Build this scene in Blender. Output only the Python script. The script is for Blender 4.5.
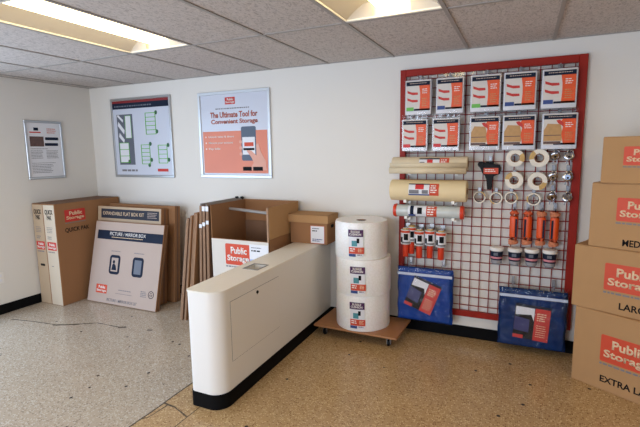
import bpy, bmesh, math, random
from mathutils import Matrix, Vector
R = math.radians
PI = math.pi
rnd = random.Random(7)
for o in list(bpy.data.objects): bpy.data.objects.remove(o)
sc = bpy.context.scene
col = sc.collection

# ------------------------------------------------------------------ camera
cam_d = bpy.data.cameras.new('camera'); cam = bpy.data.objects.new('camera', cam_d); col.objects.link(cam)
sc.camera = cam
cam_d.sensor_width = 36; cam_d.lens = 36 * 441.0 / 640; cam_d.clip_start = .05
yaw, pitch, roll = -.43308, .14035, -.0150
_f = Vector((math.sin(yaw) * math.cos(pitch), math.cos(yaw) * math.cos(pitch), -math.sin(pitch)))
_r0 = Vector((math.cos(yaw), -math.sin(yaw), 0)); _u0 = _r0.cross(_f)
_r = math.cos(roll) * _r0 + math.sin(roll) * _u0
_u = -math.sin(roll) * _r0 + math.cos(roll) * _u0
cam.matrix_world = Matrix(((_r.x, _u.x, -_f.x, 4.8476), (_r.y, _u.y, -_f.y, -3.8489), (_r.z, _u.z, -_f.z, 1.6239), (0, 0, 0, 1)))

# ------------------------------------------------------------------ world, daylight, exposure
w = bpy.data.worlds.new('world'); sc.world = w; w.use_nodes = True
bg = w.node_tree.nodes['Background']; bg.inputs[0].default_value = (.52, .68, 1, 1); bg.inputs[1].default_value = 1.6
sc.view_settings.view_transform = 'Standard'; sc.view_settings.look = 'None'
sc.view_settings.gamma = 1; sc.view_settings.use_curve_mapping = False
sc.view_settings.exposure = 0.0
LAMP = 6.0          # strength of the fluorescent lenses
def daylight(name, loc, rot, sx, sy, power, colr):
    l = bpy.data.lights.new(name, 'AREA'); l.shape = 'RECTANGLE'; l.size = sx; l.size_y = sy; l.energy = power; l.color = colr
    o = bpy.data.objects.new(name, l); o.location = loc; o.rotation_euler = rot; col.objects.link(o); return o
# daylight entering through the glazing of the left and front walls
daylight('daylight_left', (-.14, -3.1, 1.2), (0, R(-90), 0), 2.1, 3.1, 90, (.62, .78, 1))
daylight('daylight_front', (2.3, -6.44, 1.25), (R(90), 0, 0), 2.8, 2.1, 128, (.80, .88, 1))

# ------------------------------------------------------------------ materials
MATS = {}
def nodes(name):
    m = bpy.data.materials.new(name); m.use_nodes = True
    nt = m.node_tree; b = nt.nodes['Principled BSDF']
    return m, nt, b
def N(nt, typ, **kw):
    n = nt.nodes.new(typ)
    for k, v in kw.items():
        if k.startswith('i_'):
            key = k[2:]; n.inputs[int(key) if key.isdigit() else key.replace('_', ' ')].default_value = v
        else: setattr(n, k, v)
    return n
def srgb(r, g, b):
    f = lambda c: (c / 255 / 12.92) if c / 255 <= .04045 else ((c / 255 + .055) / 1.055) ** 2.4
    return (f(r), f(g), f(b), 1)
def mat(name, c, rough=.6, metal=0, var=.06, scale=30, bump=0, bscale=None, coat=0, spec=.5, stretch=None):
    """base colour with a soft procedural variation and optional bump"""
    if name in MATS: return MATS[name]
    m, nt, b = nodes(name); L = nt.links
    tc = N(nt, 'ShaderNodeTexCoord'); src = tc.outputs['Object']
    if stretch:
        mp = N(nt, 'ShaderNodeMapping'); mp.inputs['Scale'].default_value = stretch; L.new(src, mp.inputs[0]); src = mp.outputs[0]
    ns = N(nt, 'ShaderNodeTexNoise', i_Scale=scale, i_Detail=3.0); L.new(src, ns.inputs['Vector'])
    mx = N(nt, 'ShaderNodeMix', data_type='RGBA')
    lo = [x * (1 - var) for x in c[:3]] + [1]; hi = [min(1, x * (1 + var)) for x in c[:3]] + [1]
    mx.inputs[6].default_value = lo; mx.inputs[7].default_value = hi
    L.new(ns.outputs['Fac'], mx.inputs[0]); L.new(mx.outputs[2], b.inputs['Base Color'])
    b.inputs['Roughness'].default_value = rough; b.inputs['Metallic'].default_value = metal
    b.inputs['Coat Weight'].default_value = coat; b.inputs['Specular IOR Level'].default_value = spec
    if bump:
        n2 = N(nt, 'ShaderNodeTexNoise', i_Scale=bscale or scale * 3, i_Detail=4.0); L.new(src, n2.inputs['Vector'])
        bp = N(nt, 'ShaderNodeBump', i_Strength=bump, i_Distance=.01); L.new(n2.outputs['Fac'], bp.inputs['Height']); L.new(bp.outputs[0], b.inputs['Normal'])
    MATS[name] = m; return m

PAINT = mat('wall_paint', srgb(225, 220, 212), .75, var=.015, scale=2, bump=.06, bscale=220)
WHITE = mat('white_laminate', srgb(232, 228, 222), .38, var=.01, scale=4)
TOP = mat('counter_top_laminate', srgb(236, 231, 220), .35, var=.02, scale=60)
BLACK = mat('black_rubber_base', srgb(8, 8, 10), .7, var=.15, spec=.12)
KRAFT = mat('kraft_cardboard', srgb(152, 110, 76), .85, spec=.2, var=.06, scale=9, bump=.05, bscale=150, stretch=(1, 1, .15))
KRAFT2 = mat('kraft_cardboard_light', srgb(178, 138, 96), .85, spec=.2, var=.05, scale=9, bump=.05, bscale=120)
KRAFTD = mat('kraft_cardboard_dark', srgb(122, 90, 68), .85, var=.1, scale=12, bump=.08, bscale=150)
EDGE = mat('corrugated_edge', srgb(168, 134, 108), .9, var=.3, scale=120, bump=.4, bscale=260, stretch=(1, 1, .08))
PALE = mat('pale_printed_board', srgb(184, 164, 152), .7, spec=.25, var=.025, scale=6, bump=.03)
WBOARD = mat('white_cardboard', srgb(214, 206, 196), .6, var=.02, scale=6, bump=.03)
LOGO = mat('logo_orange_red_ink', srgb(204, 70, 38), .55, var=.05)
LOGOR = mat('logo_red_ink', srgb(196, 48, 40), .55, var=.05)
INKW = mat('white_ink', srgb(238, 232, 226), .6, var=.02)
INKTAN = mat('unprinted_board_lettering', srgb(226, 196, 160), .7, var=.03)
INKB = mat('black_ink', srgb(14, 14, 18), .7, var=.1, spec=.2)
INKG = mat('grey_ink', srgb(120, 118, 122), .6, var=.1)
NAVY = mat('navy_ink', srgb(24, 34, 54), .65, var=.06, spec=.2)
ORANGE = mat('orange_print', srgb(224, 80, 20), .45, var=.18, scale=60)
PEACH = mat('poster_orange_print', srgb(220, 128, 98), .4, var=.1, scale=3)
RUST = mat('rust_lettering', srgb(176, 84, 62), .5, var=.04)
PAPER = mat('white_paper', srgb(226, 226, 230), .4, var=.015)
POSTER = mat('poster_sheet', srgb(204, 208, 220), .22, var=.03, scale=2)
ALU = mat('brushed_aluminium', srgb(188, 190, 192), .3, metal=.85, var=.05, scale=80)
SILVER = mat('silver_frame', srgb(214, 220, 226), .3, metal=.4, var=.04)
CHROME = mat('chrome', srgb(190, 190, 196), .18, metal=1, var=.1)
STEEL = mat('galvanised_steel', srgb(150, 150, 152), .35, metal=.8, var=.1)
RED = mat('red_powder_coat', srgb(148, 30, 16), .5, spec=.25, var=.07, scale=8)
REDW = mat('red_wire_coat', srgb(132, 18, 18), .5, spec=.25, var=.08)
REDP = mat('red_plastic', srgb(214, 62, 34), .35, var=.05)
CREAM = mat('cream_foam_roll', srgb(228, 205, 160), .6, var=.04, scale=12)
TAN = mat('tan_paper_roll', srgb(216, 198, 166), .65, var=.05, scale=18)
FILM = mat('clear_film_on_roll', srgb(196, 200, 196), .18, var=.1, scale=20)
TAPEW = mat('white_tape', srgb(228, 220, 205), .5, var=.05)
TAPEB = mat('brown_tape_tail', srgb(196, 158, 92), .5, var=.05)
DARKP = mat('dark_tape_core', srgb(70, 52, 46), .6, var=.15)
BLKP = mat('black_plastic', srgb(8, 9, 11), .5, spec=.2, var=.1)
ROPE = mat('orange_twisted_rope', srgb(214, 92, 52), .8, var=.35, scale=160, bump=.5, bscale=200)
ROPEC = mat('pale_rope_coil', srgb(206, 128, 92), .85, var=.4, scale=160, bump=.5, bscale=200)
GREEN = mat('green_ink', srgb(104, 182, 74), .5, var=.05)
GREEND = mat('dark_green_ink', srgb(44, 96, 58), .5, var=.1)
BLUEI = mat('blue_ink', srgb(40, 66, 130), .5, var=.05)
REDI = mat('red_ink', srgb(206, 42, 46), .5, var=.05)
SOFA = mat('sofa_print', srgb(186, 142, 88), .5, var=.2, scale=40)
BROWNP = mat('brown_photo_print', srgb(96, 70, 64), .5, var=.5, scale=30)
SKIN = mat('hand_print', srgb(222, 160, 138), .45, var=.05)
PHONE = mat('slate_print', srgb(72, 84, 104), .4, var=.05)
TEAL = mat('teal_print', srgb(70, 140, 150), .5, var=.15, scale=60)
PURPLE = mat('purple_ink', srgb(72, 28, 78), .5, var=.05)
PLY = mat('plywood', srgb(164, 112, 70), .5, var=.14, scale=7, bump=.05, stretch=(1, 8, 8))
BLUEF = mat('blue_quilted_blanket', srgb(0, 58, 140), .85, spec=.1, var=.35, scale=14, bump=.5, bscale=26)
BLUEF2 = mat('dark_blue_quilted_blanket', srgb(2, 44, 96), .85, spec=.1, var=.35, scale=14, bump=.5, bscale=22)
STRAP = mat('pale_strap', srgb(196, 206, 224), .5, var=.05)
GREYROOF = mat('grey_ink_block', srgb(96, 100, 112), .5, var=.12, scale=12)
TILEBAR = mat('ceiling_grid_bar', srgb(158, 152, 146), .55, var=.05)
FIXR = mat('fixture_reflector', srgb(196, 188, 178), .5, var=.01)
FIXW = mat('fixture_white_enamel', srgb(236, 232, 222), .35, var=.01)
BARB = mat('grey_hanger_bar', srgb(150, 144, 138), .5, metal=.2, var=.06)

def m_tile():
    m, nt, b = nodes('fissured_ceiling_tile'); L = nt.links
    tc = N(nt, 'ShaderNodeTexCoord')
    mp = N(nt, 'ShaderNodeMapping'); mp.inputs['Scale'].default_value = (1, .45, 1); L.new(tc.outputs['Object'], mp.inputs[0])
    ns = N(nt, 'ShaderNodeTexNoise', i_Scale=62.0, i_Detail=5.0, i_Roughness=.7, i_Distortion=1.2); L.new(mp.outputs[0], ns.inputs['Vector'])
    cr = N(nt, 'ShaderNodeValToRGB'); L.new(ns.outputs['Fac'], cr.inputs[0])
    cr.color_ramp.elements[0].position = .36; cr.color_ramp.elements[0].color = srgb(158, 149, 143)
    cr.color_ramp.elements[1].position = .52; cr.color_ramp.elements[1].color = srgb(204, 195, 189)
    L.new(cr.outputs[0], b.inputs['Base Color']); b.inputs['Roughness'].default_value = .95
    bp = N(nt, 'ShaderNodeBump', i_Strength=.5, i_Distance=.006); L.new(ns.outputs['Fac'], bp.inputs['Height']); L.new(bp.outputs[0], b.inputs['Normal'])
    return m
TILE = m_tile()

def m_floor():
    m, nt, b = nodes('terrazzo'); L = nt.links
    tc = N(nt, 'ShaderNodeTexCoord'); P = tc.outputs['Object']
    sep = N(nt, 'ShaderNodeSeparateXYZ'); L.new(P, sep.inputs[0])
    def M(op, a, bb=None, cc=None, clamp=False):
        n = N(nt, 'ShaderNodeMath', operation=op, use_clamp=clamp)
        for i, v in enumerate((a, bb, cc)):
            if v is None: continue
            if isinstance(v, (int, float)): n.inputs[i].default_value = v
            else: L.new(v, n.inputs[i])
        return n.outputs[0]
    def mix(f, a, bb, mode='MIX'):
        n = N(nt, 'ShaderNodeMix', data_type='RGBA', blend_type=mode)
        for i, v in ((0, f), (6, a), (7, bb)):
            if isinstance(v, (int, float, tuple)): n.inputs[i].default_value = v
            else: L.new(v, n.inputs[i])
        return n.outputs[2]
    big = N(nt, 'ShaderNodeTexNoise', i_Scale=1.6, i_Detail=3.0); L.new(P, big.inputs['Vector'])
    wob = N(nt, 'ShaderNodeTexNoise', i_Scale=5.0, i_Detail=3.0); L.new(P, wob.inputs['Vector'])
    wv = M('SUBTRACT', wob.outputs['Fac'], .5)
    # joint between the grey and the tan pour, running square to the back wall
    d = M('SUBTRACT', sep.outputs[0], 2.765)
    dj = M('ADD', d, M('MULTIPLY', wv, .014))
    side = M('MULTIPLY', M('ADD', dj, .002), 400, clamp=True)
    grey = mix(big.outputs['Fac'], srgb(172, 156, 137), srgb(188, 173, 154))
    tan = mix(big.outputs['Fac'], srgb(170, 138, 98), srgb(190, 158, 114))
    base = mix(side, grey, tan)
    v1 = N(nt, 'ShaderNodeTexVoronoi', i_Scale=92.0); L.new(P, v1.inputs['Vector'])
    s1 = N(nt, 'ShaderNodeSeparateColor'); L.new(v1.outputs['Color'], s1.inputs[0])
    core = M('LESS_THAN', v1.outputs['Distance'], .45)
    light = M('MULTIPLY', M('GREATER_THAN', s1.outputs[0], .62), core)
    dark = M('MULTIPLY', M('LESS_THAN', s1.outputs[0], .24), core)
    lightc = mix(side, srgb(206, 198, 184), srgb(212, 186, 140))
    darkc = mix(side, srgb(112, 100, 86), srgb(118, 84, 48))
    c = mix(M('MULTIPLY', light, .9), base, lightc)
    c = mix(M('MULTIPLY', dark, .7), c, darkc)
    v2 = N(nt, 'ShaderNodeTexVoronoi', i_Scale=22.0); L.new(P, v2.inputs['Vector'])
    s2 = N(nt, 'ShaderNodeSeparateColor'); L.new(v2.outputs['Color'], s2.inputs[0])
    spot = M('MULTIPLY', M('LESS_THAN', s2.outputs[0], .02), M('LESS_THAN', v2.outputs['Distance'], .26))
    c = mix(spot, c, srgb(62, 54, 48))
    lines = M('LESS_THAN', M('ABSOLUTE', dj), .006)
    d2 = M('ADD', M('SUBTRACT', sep.outputs[0], 3.015), M('MULTIPLY', wv, .008))
    l2 = M('MULTIPLY', M('LESS_THAN', M('ABSOLUTE', d2), .0035), M('LESS_THAN', sep.outputs[1], -1.6))
    # wandering cracks: distance to short segments, the ground coordinates shaken by noise
    px = M('ADD', sep.outputs[0], M('MULTIPLY', wv, .05)); py = M('ADD', sep.outputs[1], M('MULTIPLY', M('SUBTRACT', big.outputs['Fac'], .5), .05))
    n3 = N(nt, 'ShaderNodeTexNoise', i_Scale=9.0); L.new(P, n3.inputs['Vector'])
    allc = M('MAXIMUM', lines, l2)
    for (ax, ay, bx_, by_, wd) in CRACKS:
        ex, ey = bx_ - ax, by_ - ay; l2_ = ex * ex + ey * ey
        qx, qy = M('SUBTRACT', px, ax), M('SUBTRACT', py, ay)
        h = M('ADD', M('MULTIPLY', qx, ex / l2_), M('MULTIPLY', qy, ey / l2_), clamp=True)
        rx, ry = M('SUBTRACT', qx, M('MULTIPLY', h, ex)), M('SUBTRACT', qy, M('MULTIPLY', h, ey))
        dd = M('SQRT', M('ADD', M('MULTIPLY', rx, rx), M('MULTIPLY', ry, ry)))
        allc = M('MAXIMUM', allc, M('LESS_THAN', dd, M('MULTIPLY', M('SUBTRACT', n3.outputs['Fac'], .05), wd * 1.5)))
    c = mix(M('MULTIPLY', allc, .85), c, srgb(42, 36, 32))
    L.new(c, b.inputs['Base Color'])
    rr = M('ADD', M('MULTIPLY', wob.outputs['Fac'], .14), .14); L.new(rr, b.inputs['Roughness'])
    b.inputs['Specular IOR Level'].default_value = .45
    return m
CRACKS = [(.24, -1.30, .85, -1.214, .010), (.80, -1.23, 1.0, -1.13, .022), (.85, -1.214, 1.15, -1.035, .010), (1.15, -1.035, 1.46, -1.025, .013), (1.44, -1.03, 1.48, -1.01, .026), (1.74, -.97, 1.77, -.96, .018),
          (2.765, -1.84, 2.86, -1.85, .008), (2.86, -1.85, 3.01, -1.90, .008), (2.80, -1.85, 2.79, -2.0, .007), (2.79, -2.0, 2.765, -2.03, .007)]
TERR = m_floor()

def m_glow(name, c, s):
    m, nt, b = nodes(name)
    b.inputs['Base Color'].default_value = c; b.inputs['Emission Color'].default_value = c; b.inputs['Emission Strength'].default_value = s
    return m
LENS = m_glow('fluorescent_lens', (1.0, .80, .44, 1), LAMP)

def m_film(name, alpha=.18, tint=(1, 1, 1, 1), bump=.6, sc_=26, rough=.07):
    m, nt, b = nodes(name); L = nt.links
    nt.nodes.remove(b); out = nt.nodes['Material Output']
    tr = N(nt, 'ShaderNodeBsdfTransparent'); tr.inputs[0].default_value = tint
    gl = N(nt, 'ShaderNodeBsdfGlossy'); gl.inputs['Roughness'].default_value = rough
    tc = N(nt, 'ShaderNodeTexCoord'); mp = N(nt, 'ShaderNodeMapping'); mp.inputs['Scale'].default_value = (1, 1, .35); L.new(tc.outputs['Object'], mp.inputs[0])
    ns = N(nt, 'ShaderNodeTexNoise', i_Scale=float(sc_), i_Detail=3.0, i_Distortion=1.0); L.new(mp.outputs[0], ns.inputs['Vector'])
    bp = N(nt, 'ShaderNodeBump', i_Strength=bump, i_Distance=.02); L.new(ns.outputs['Fac'], bp.inputs['Height']); L.new(bp.outputs[0], gl.inputs['Normal'])
    mx = N(nt, 'ShaderNodeMixShader', i_0=alpha); L.new(tr.outputs[0], mx.inputs[1]); L.new(gl.outputs[0], mx.inputs[2]); L.new(mx.outputs[0], out.inputs[0])
    return m
PFILM = m_film('clear_plastic_film', .045, (.99, .99, 1, 1), 1.0, 22, .1)
PFILM2 = m_film('clear_pouch_film', .045, (.95, .95, .96, 1), .2, 14)
PGLASS = m_film('window_glass', .05, (.96, .98, .98, 1), 0)

def m_bubble():
    m, nt, b = nodes('bubble_wrap'); L = nt.links
    tc = N(nt, 'ShaderNodeTexCoord'); v = N(nt, 'ShaderNodeTexVoronoi', i_Scale=70.0); L.new(tc.outputs['Object'], v.inputs['Vector'])
    cr = N(nt, 'ShaderNodeValToRGB'); L.new(v.outputs['Distance'], cr.inputs[0])
    cr.color_ramp.elements[0].color = srgb(246, 243, 240); cr.color_ramp.elements[1].color = srgb(236, 232, 226)
    L.new(cr.outputs[0], b.inputs['Base Color']); b.inputs['Roughness'].default_value = .32
    bp = N(nt, 'ShaderNodeBump', i_Strength=.15, i_Distance=.004, invert=True); L.new(v.outputs['Distance'], bp.inputs['Height']); L.new(bp.outputs[0], b.inputs['Normal'])
    b.inputs['Subsurface Weight'].default_value = .15
    return m
BUBBLE = m_bubble()

# ------------------------------------------------------------------ mesh helpers
I4 = Matrix.Identity(4)
def face(o, U=(1, 0, 0), V=(0, 0, 1)):
    """matrix from (u, v, n) on a flat face to 3D; default faces the room (-Y)"""
    U = Vector(U).normalized(); V = Vector(V).normalized(); Nn = U.cross(V)
    return Matrix(((U.x, V.x, Nn.x, o[0]), (U.y, V.y, Nn.y, o[1]), (U.z, V.z, Nn.z, o[2]), (0, 0, 0, 1)))
def bx(bm, lo, hi, M=I4, bevel=0, seg=1):
    r = bmesh.ops.create_cube(bm, size=1)
    vs = r['verts']
    for v in vs:
        v.co = Vector([lo[i] + (v.co[i] + .5) * (hi[i] - lo[i]) for i in range(3)])
    if bevel:
        es = list({e for v in vs for e in v.link_edges})
        rb = bmesh.ops.bevel(bm, geom=es, offset=bevel, segments=seg, affect='EDGES', profile=.5)
        vs = list({v for f in rb['faces'] for v in f.verts} | {v for v in vs if v.is_valid})
    for v in vs: v.co = M @ v.co
    return vs
def lathe(bm, prof, M=I4, n=32, close=False):
    """revolve (radius, height) points about local Z"""
    rings = []
    for (r, h) in prof:
        if r < 1e-6: rings.append([bm.verts.new(M @ Vector((0, 0, h)))])
        else: rings.append([bm.verts.new(M @ Vector((r * math.cos(2 * PI * k / n), r * math.sin(2 * PI * k / n), h))) for k in range(n)])
    pairs = list(zip(rings, rings[1:])) + ([(rings[-1], rings[0])] if close else [])
    for a, b_ in pairs:
        for k in range(n):
            k2 = (k + 1) % n
            if len(a) == 1 and len(b_) == 1: continue
            if len(a) == 1: bm.faces.new((a[0], b_[k2], b_[k]))
            elif len(b_) == 1: bm.faces.new((a[k], a[k2], b_[0]))
            else: bm.faces.new((a[k], a[k2], b_[k2], b_[k]))
def cyl(bm, p0, p1, r, n=16):
    p0, p1 = Vector(p0), Vector(p1); d = p1 - p0
    M = Matrix.Translation(p0) @ d.to_track_quat('Z', 'Y').to_matrix().to_4x4()
    lathe(bm, [(0, 0), (r, 0), (r, d.length), (0, d.length)], M, n)
def torus(bm, M, R0, r0, n=28, m=8):
    lathe(bm, [(R0 + r0 * math.cos(2 * PI * k / m), r0 * math.sin(2 * PI * k / m)) for k in range(m)], M, n, close=True)
def tube(bm, pts, r, n=8, radii=None):
    pts = [Vector(p) for p in pts]; rings = []
    for i, p in enumerate(pts):
        t = (pts[min(i + 1, len(pts) - 1)] - pts[max(i - 1, 0)]).normalized()
        q = t.to_track_quat('Z', 'Y'); rr = radii[i] if radii else r
        rings.append([bm.verts.new(p + q @ Vector((rr * math.cos(2 * PI * k / n), rr * math.sin(2 * PI * k / n), 0))) for k in range(n)])
    for a, b_ in zip(rings, rings[1:]):
        for k in range(n): bm.faces.new((a[k], a[(k + 1) % n], b_[(k + 1) % n], b_[k]))
    bm.faces.new(rings[0][::-1]); bm.faces.new(rings[-1])
def prism(bm, outline, n0, n1, M=I4):
    """extrude an outline of (u, v) points between heights n0 and n1"""
    a = [bm.verts.new(M @ Vector((u, v, n0))) for u, v in outline]
    b_ = [bm.verts.new(M @ Vector((u, v, n1))) for u, v in outline]
    bm.faces.new(a[::-1]); bm.faces.new(b_)
    for k in range(len(a)): bm.faces.new((a[k], a[(k + 1) % len(a)], b_[(k + 1) % len(a)], b_[k]))
def rrect(u0, v0, u1, v1, r, seg=5):
    pts = []
    for cx, cy, a0 in ((u1 - r, v0 + r, -90), (u1 - r, v1 - r, 0), (u0 + r, v1 - r, 90), (u0 + r, v0 + r, 180)):
        for k in range(seg + 1):
            a = R(a0 + 90 * k / seg); pts.append((cx + r * math.cos(a), cy + r * math.sin(a)))
    return pts
def obj(name, bm, m, parent=None, smooth=False):
    bmesh.ops.recalc_face_normals(bm, faces=bm.faces)
    me = bpy.data.meshes.new(name); bm.to_mesh(me); bm.free()
    me.materials.append(m)
    if smooth:
        me.polygons.foreach_set('use_smooth', [True] * len(me.polygons))
        try: me.set_sharp_from_angle(angle=R(38))
        except Exception: pass
    o = bpy.data.objects.new(name, me); col.objects.link(o)
    if parent: o.parent = parent
    return o
def tag(o, label, cat, group=None):
    o['label'] = label; o['category'] = cat
    if group: o['group'] = group
    return o
def thing(name, label, cat, loc=(0, 0, 0), rz=0, group=None):
    o = bpy.data.objects.new(name, None); o.empty_display_size = .05; col.objects.link(o)
    o.location = loc; o.rotation_euler = (0, 0, rz)
    return tag(o, label, cat, group)
def struct(name, bm, m):
    o = obj(name, bm, m); o['kind'] = 'structure'; return o
def patch(name, M, u0, v0, u1, v1, m, parent, n=.0012, n0=0, r=0, label=None):
    bm = bmesh.new()
    if r: prism(bm, rrect(u0, v0, u1, v1, r), n0, n, M)
    else: bx(bm, (u0, v0, n0), (u1, v1, n), M)
    o = obj(name, bm, m, parent)
    if label: o['label'] = label
    return o
def text_mesh(s, bold=.012, line=.9):
    cu = bpy.data.curves.new('lettering', 'FONT'); cu.body = s; cu.align_x = 'CENTER'; cu.align_y = 'CENTER'
    cu.offset = bold; cu.extrude = 0; cu.space_line = line; cu.size = 1; cu.resolution_u = 3
    o = bpy.data.objects.new('lettering', cu); col.objects.link(o)
    bpy.context.view_layer.update()
    me = bpy.data.meshes.new_from_object(o.evaluated_get(bpy.context.evaluated_depsgraph_get()))
    bpy.data.objects.remove(o); bpy.data.curves.remove(cu)
    return me
def text(s, M, u0, v0, u1, v1, m, parent, n=.002, bold=.02, bend=None, line=.9, name='lettering', th=.0006):
    """lettering stretched into the rectangle u0..v1 on face M; bend maps (u,v,n) for curved faces"""
    me = text_mesh(s, bold, line)
    xs = [v.co.x for v in me.vertices]; ys = [v.co.y for v in me.vertices]
    x0, x1, y0, y1 = min(xs), max(xs), min(ys), max(ys)
    bm = bmesh.new(); bm.from_mesh(me); bpy.data.meshes.remove(me)
    r = bmesh.ops.extrude_face_region(bm, geom=bm.faces[:])
    up = {g for g in r['geom'] if isinstance(g, bmesh.types.BMVert)}
    for v in bm.verts:
        p = Vector((u0 + (v.co.x - x0) / (x1 - x0) * (u1 - u0), v0 + (v.co.y - y0) / (y1 - y0) * (v1 - v0), n if v in up else n - th))
        v.co = bend(p) if bend else M @ p
    return obj(name, bm, m, parent)
def greek(M, u0, v0, u1, v1, rows, m, parent, n=.0022, bend=None, name='small_print', fill=.5, short=.75):
    """lines of print too small to read in the photograph, as rows of word-long strokes"""
    bm = bmesh.new(); h = (v1 - v0) / rows
    for k in range(rows):
        y1 = v1 - k * h; y0 = y1 - h * fill; x = u0; end = u0 + (u1 - u0) * rnd.uniform(short, 1)
        while x < end:
            wd = rnd.uniform(.9, 2.6) * h * fill * 1.3
            vs = bx(bm, (x, y0, n - .0006), (min(x + wd, end), y1, n), I4)
            for v in vs: v.co = bend(v.co) if bend else M @ v.co
            x += wd + h * fill * .6
    return obj(name, bm, m, parent)
def logo(M, u0, v0, u1, v1, parent, m=LOGO, ink=INKW, n=.001, cut=None, under=None, deep=False):
    """orange-red sign block with the two-line name"""
    b_ = patch('logo', M, u0, v0, u1, v1, m, parent, n=n, r=min(u1 - u0, v1 - v0) * .06)
    W, H = u1 - u0, v1 - v0; top = parent; parent = parent if deep else b_
    text('Public', M, u0 + W * .22, v0 + H * .53, u0 + W * .85, v0 + H * .86, ink, parent, n=n + .0008, bold=.03)
    text('Storage', M, u0 + W * .07, v0 + H * .10, u0 + W * .93, v0 + H * .47, ink, parent, n=n + .0008, bold=.03)
    if under: greek(M, u0, v0 - H * .14, u1, v0 - H * .06, 1, under, top, n=n, short=.98, fill=.8)
    return b_
def copy_tree(o, parent=None):
    c = o.copy(); col.objects.link(c); c.parent = parent
    for ch in list(o.children): copy_tree(ch, c)
    return c

# ------------------------------------------------------------------ the room
RX, FY, H = 6.7, -6.4, 2.42
# floor
bm = bmesh.new(); bx(bm, (-.2, FY - .2, -.1), (RX + .2, .2, 0)); struct('floor', bm, TERR)
# ceiling tiles (2 x 4 ft) in one suspended ceiling, openings where the fixtures sit
GX0, GY0, TW, TD = 1.9585 - 4 * .61, -1.134, .61, 1.22
lights_at = [(1.9585, -1.134), (1.9585 + 3 * .61, -1.134), (1.9585 + 6 * .61, -1.134), (1.9585, -1.134 - 2.44), (1.9585 + 3 * .61, -1.134 - 2.44), (1.9585 + 6 * .61, -1.134 - 2.44)]
bm = bmesh.new(); gb = bmesh.new()
xs = [max(0, GX0 + k * TW) for k in range(1, 13)]; xs = [0] + [x for x in xs if 0 < x < RX] + [RX]
ys = [0] + [GY0 - k * TD for k in range(5)] + [FY]
for a, b_ in zip(xs, xs[1:]):
    for c, d in zip(ys, ys[1:]):
        if any(abs(a - lx) < .02 and abs(c - ly) < .02 for lx, ly in lights_at): continue
        bx(bm, (a, d, H), (b_, c, H + .02))
for x in xs[1:-1]: bx(gb, (x - .012, FY, H - .006), (x + .012, 0, H + .004))
for y in ys[1:-1]: bx(gb, (0, y - .012, H - .0055), (RX, y + .012, H + .004))
# wall angle all round
bx(gb, (0, -.022, H - .004), (RX, 0, H + .004)); bx(gb, (0, FY, H - .004), (.022, 0, H + .004))
struct('ceiling', bm, TILE); struct('trim_1', gb, TILEBAR)
# walls: back, right solid; left and front with glazed openings
bm = bmesh.new(); bx(bm, (-.2, 0, 0), (RX + .2, .15, H + .3)); struct('wall_back', bm, PAINT)
bm = bmesh.new(); bx(bm, (RX, FY, 0), (RX + .15, 0, H + .3)); struct('wall_right', bm, PAINT)
LW0, LW1 = -4.7, -1.5
bm = bmesh.new()
bx(bm, (-.15, LW1, 0), (0, 0, H + .3)); bx(bm, (-.15, FY - .15, 0), (0, LW0, H + .3)); bx(bm, (-.15, LW0, 2.2), (0, LW1, H + .3)); bx(bm, (-.15, LW0, 0), (0, LW1, .12))
struct('wall_left', bm, PAINT)
bm = bmesh.new()
bx(bm, (0, FY - .15, 0), (.8, FY, H + .3)); bx(bm, (6.2, FY - .15, 0), (RX + .15, FY, H + .3)); bx(bm, (.8, FY - .15, 2.3), (6.2, FY, H + .3)); bx(bm, (.8, FY - .15, 0), (6.2, FY, .2))
struct('wall_front', bm, PAINT)
def glazing(n, lo, hi, axis, cnt):
    fr = bmesh.new()
    a = lo[axis]; b_ = hi[axis]
    for k in range(cnt + 1):
        c = a + (b_ - a) * k / cnt; l = list(lo); h = list(hi); l[axis] = max(a, c - .03); h[axis] = min(b_, c + .03); bx(fr, l, h)
    for z0, z1 in ((lo[2], lo[2] + .05), (hi[2] - .05, hi[2])):
        l = list(lo); h = list(hi); l[2] = z0; h[2] = z1; bx(fr, l, h)
    f = struct('window_%d' % n, fr, ALU)
    g = bmesh.new(); l = list(lo); h = list(hi); o_ = 1 - axis; mid = (lo[o_] + hi[o_]) / 2; l[o_] = mid - .004; h[o_] = mid + .004; bx(g, l, h)
    obj('glass_pane', g, PGLASS, f)
glazing(1, (-.09, LW0, .12), (-.04, LW1, 2.2), 1, 3)
glazing(2, (.8, FY - .1, .2), (6.2, FY - .05, 2.3), 0, 4)
# black cove base
bm = bmesh.new(); bx(bm, (.012, -.012, 0), (2.89, 0, .1)); bx(bm, (3.18, -.012, 0), (RX, 0, .1)); struct('baseboard_back', bm, BLACK)
bm = bmesh.new(); bx(bm, (0, LW1, 0), (.012, 0, .1)); bx(bm, (0, FY, 0), (.012, LW0, .1)); struct('baseboard_left', bm, BLACK)
bm = bmesh.new(); bx(bm, (RX - .012, FY, 0), (RX, -.012, .1)); struct('baseboard_right', bm, BLACK)

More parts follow.
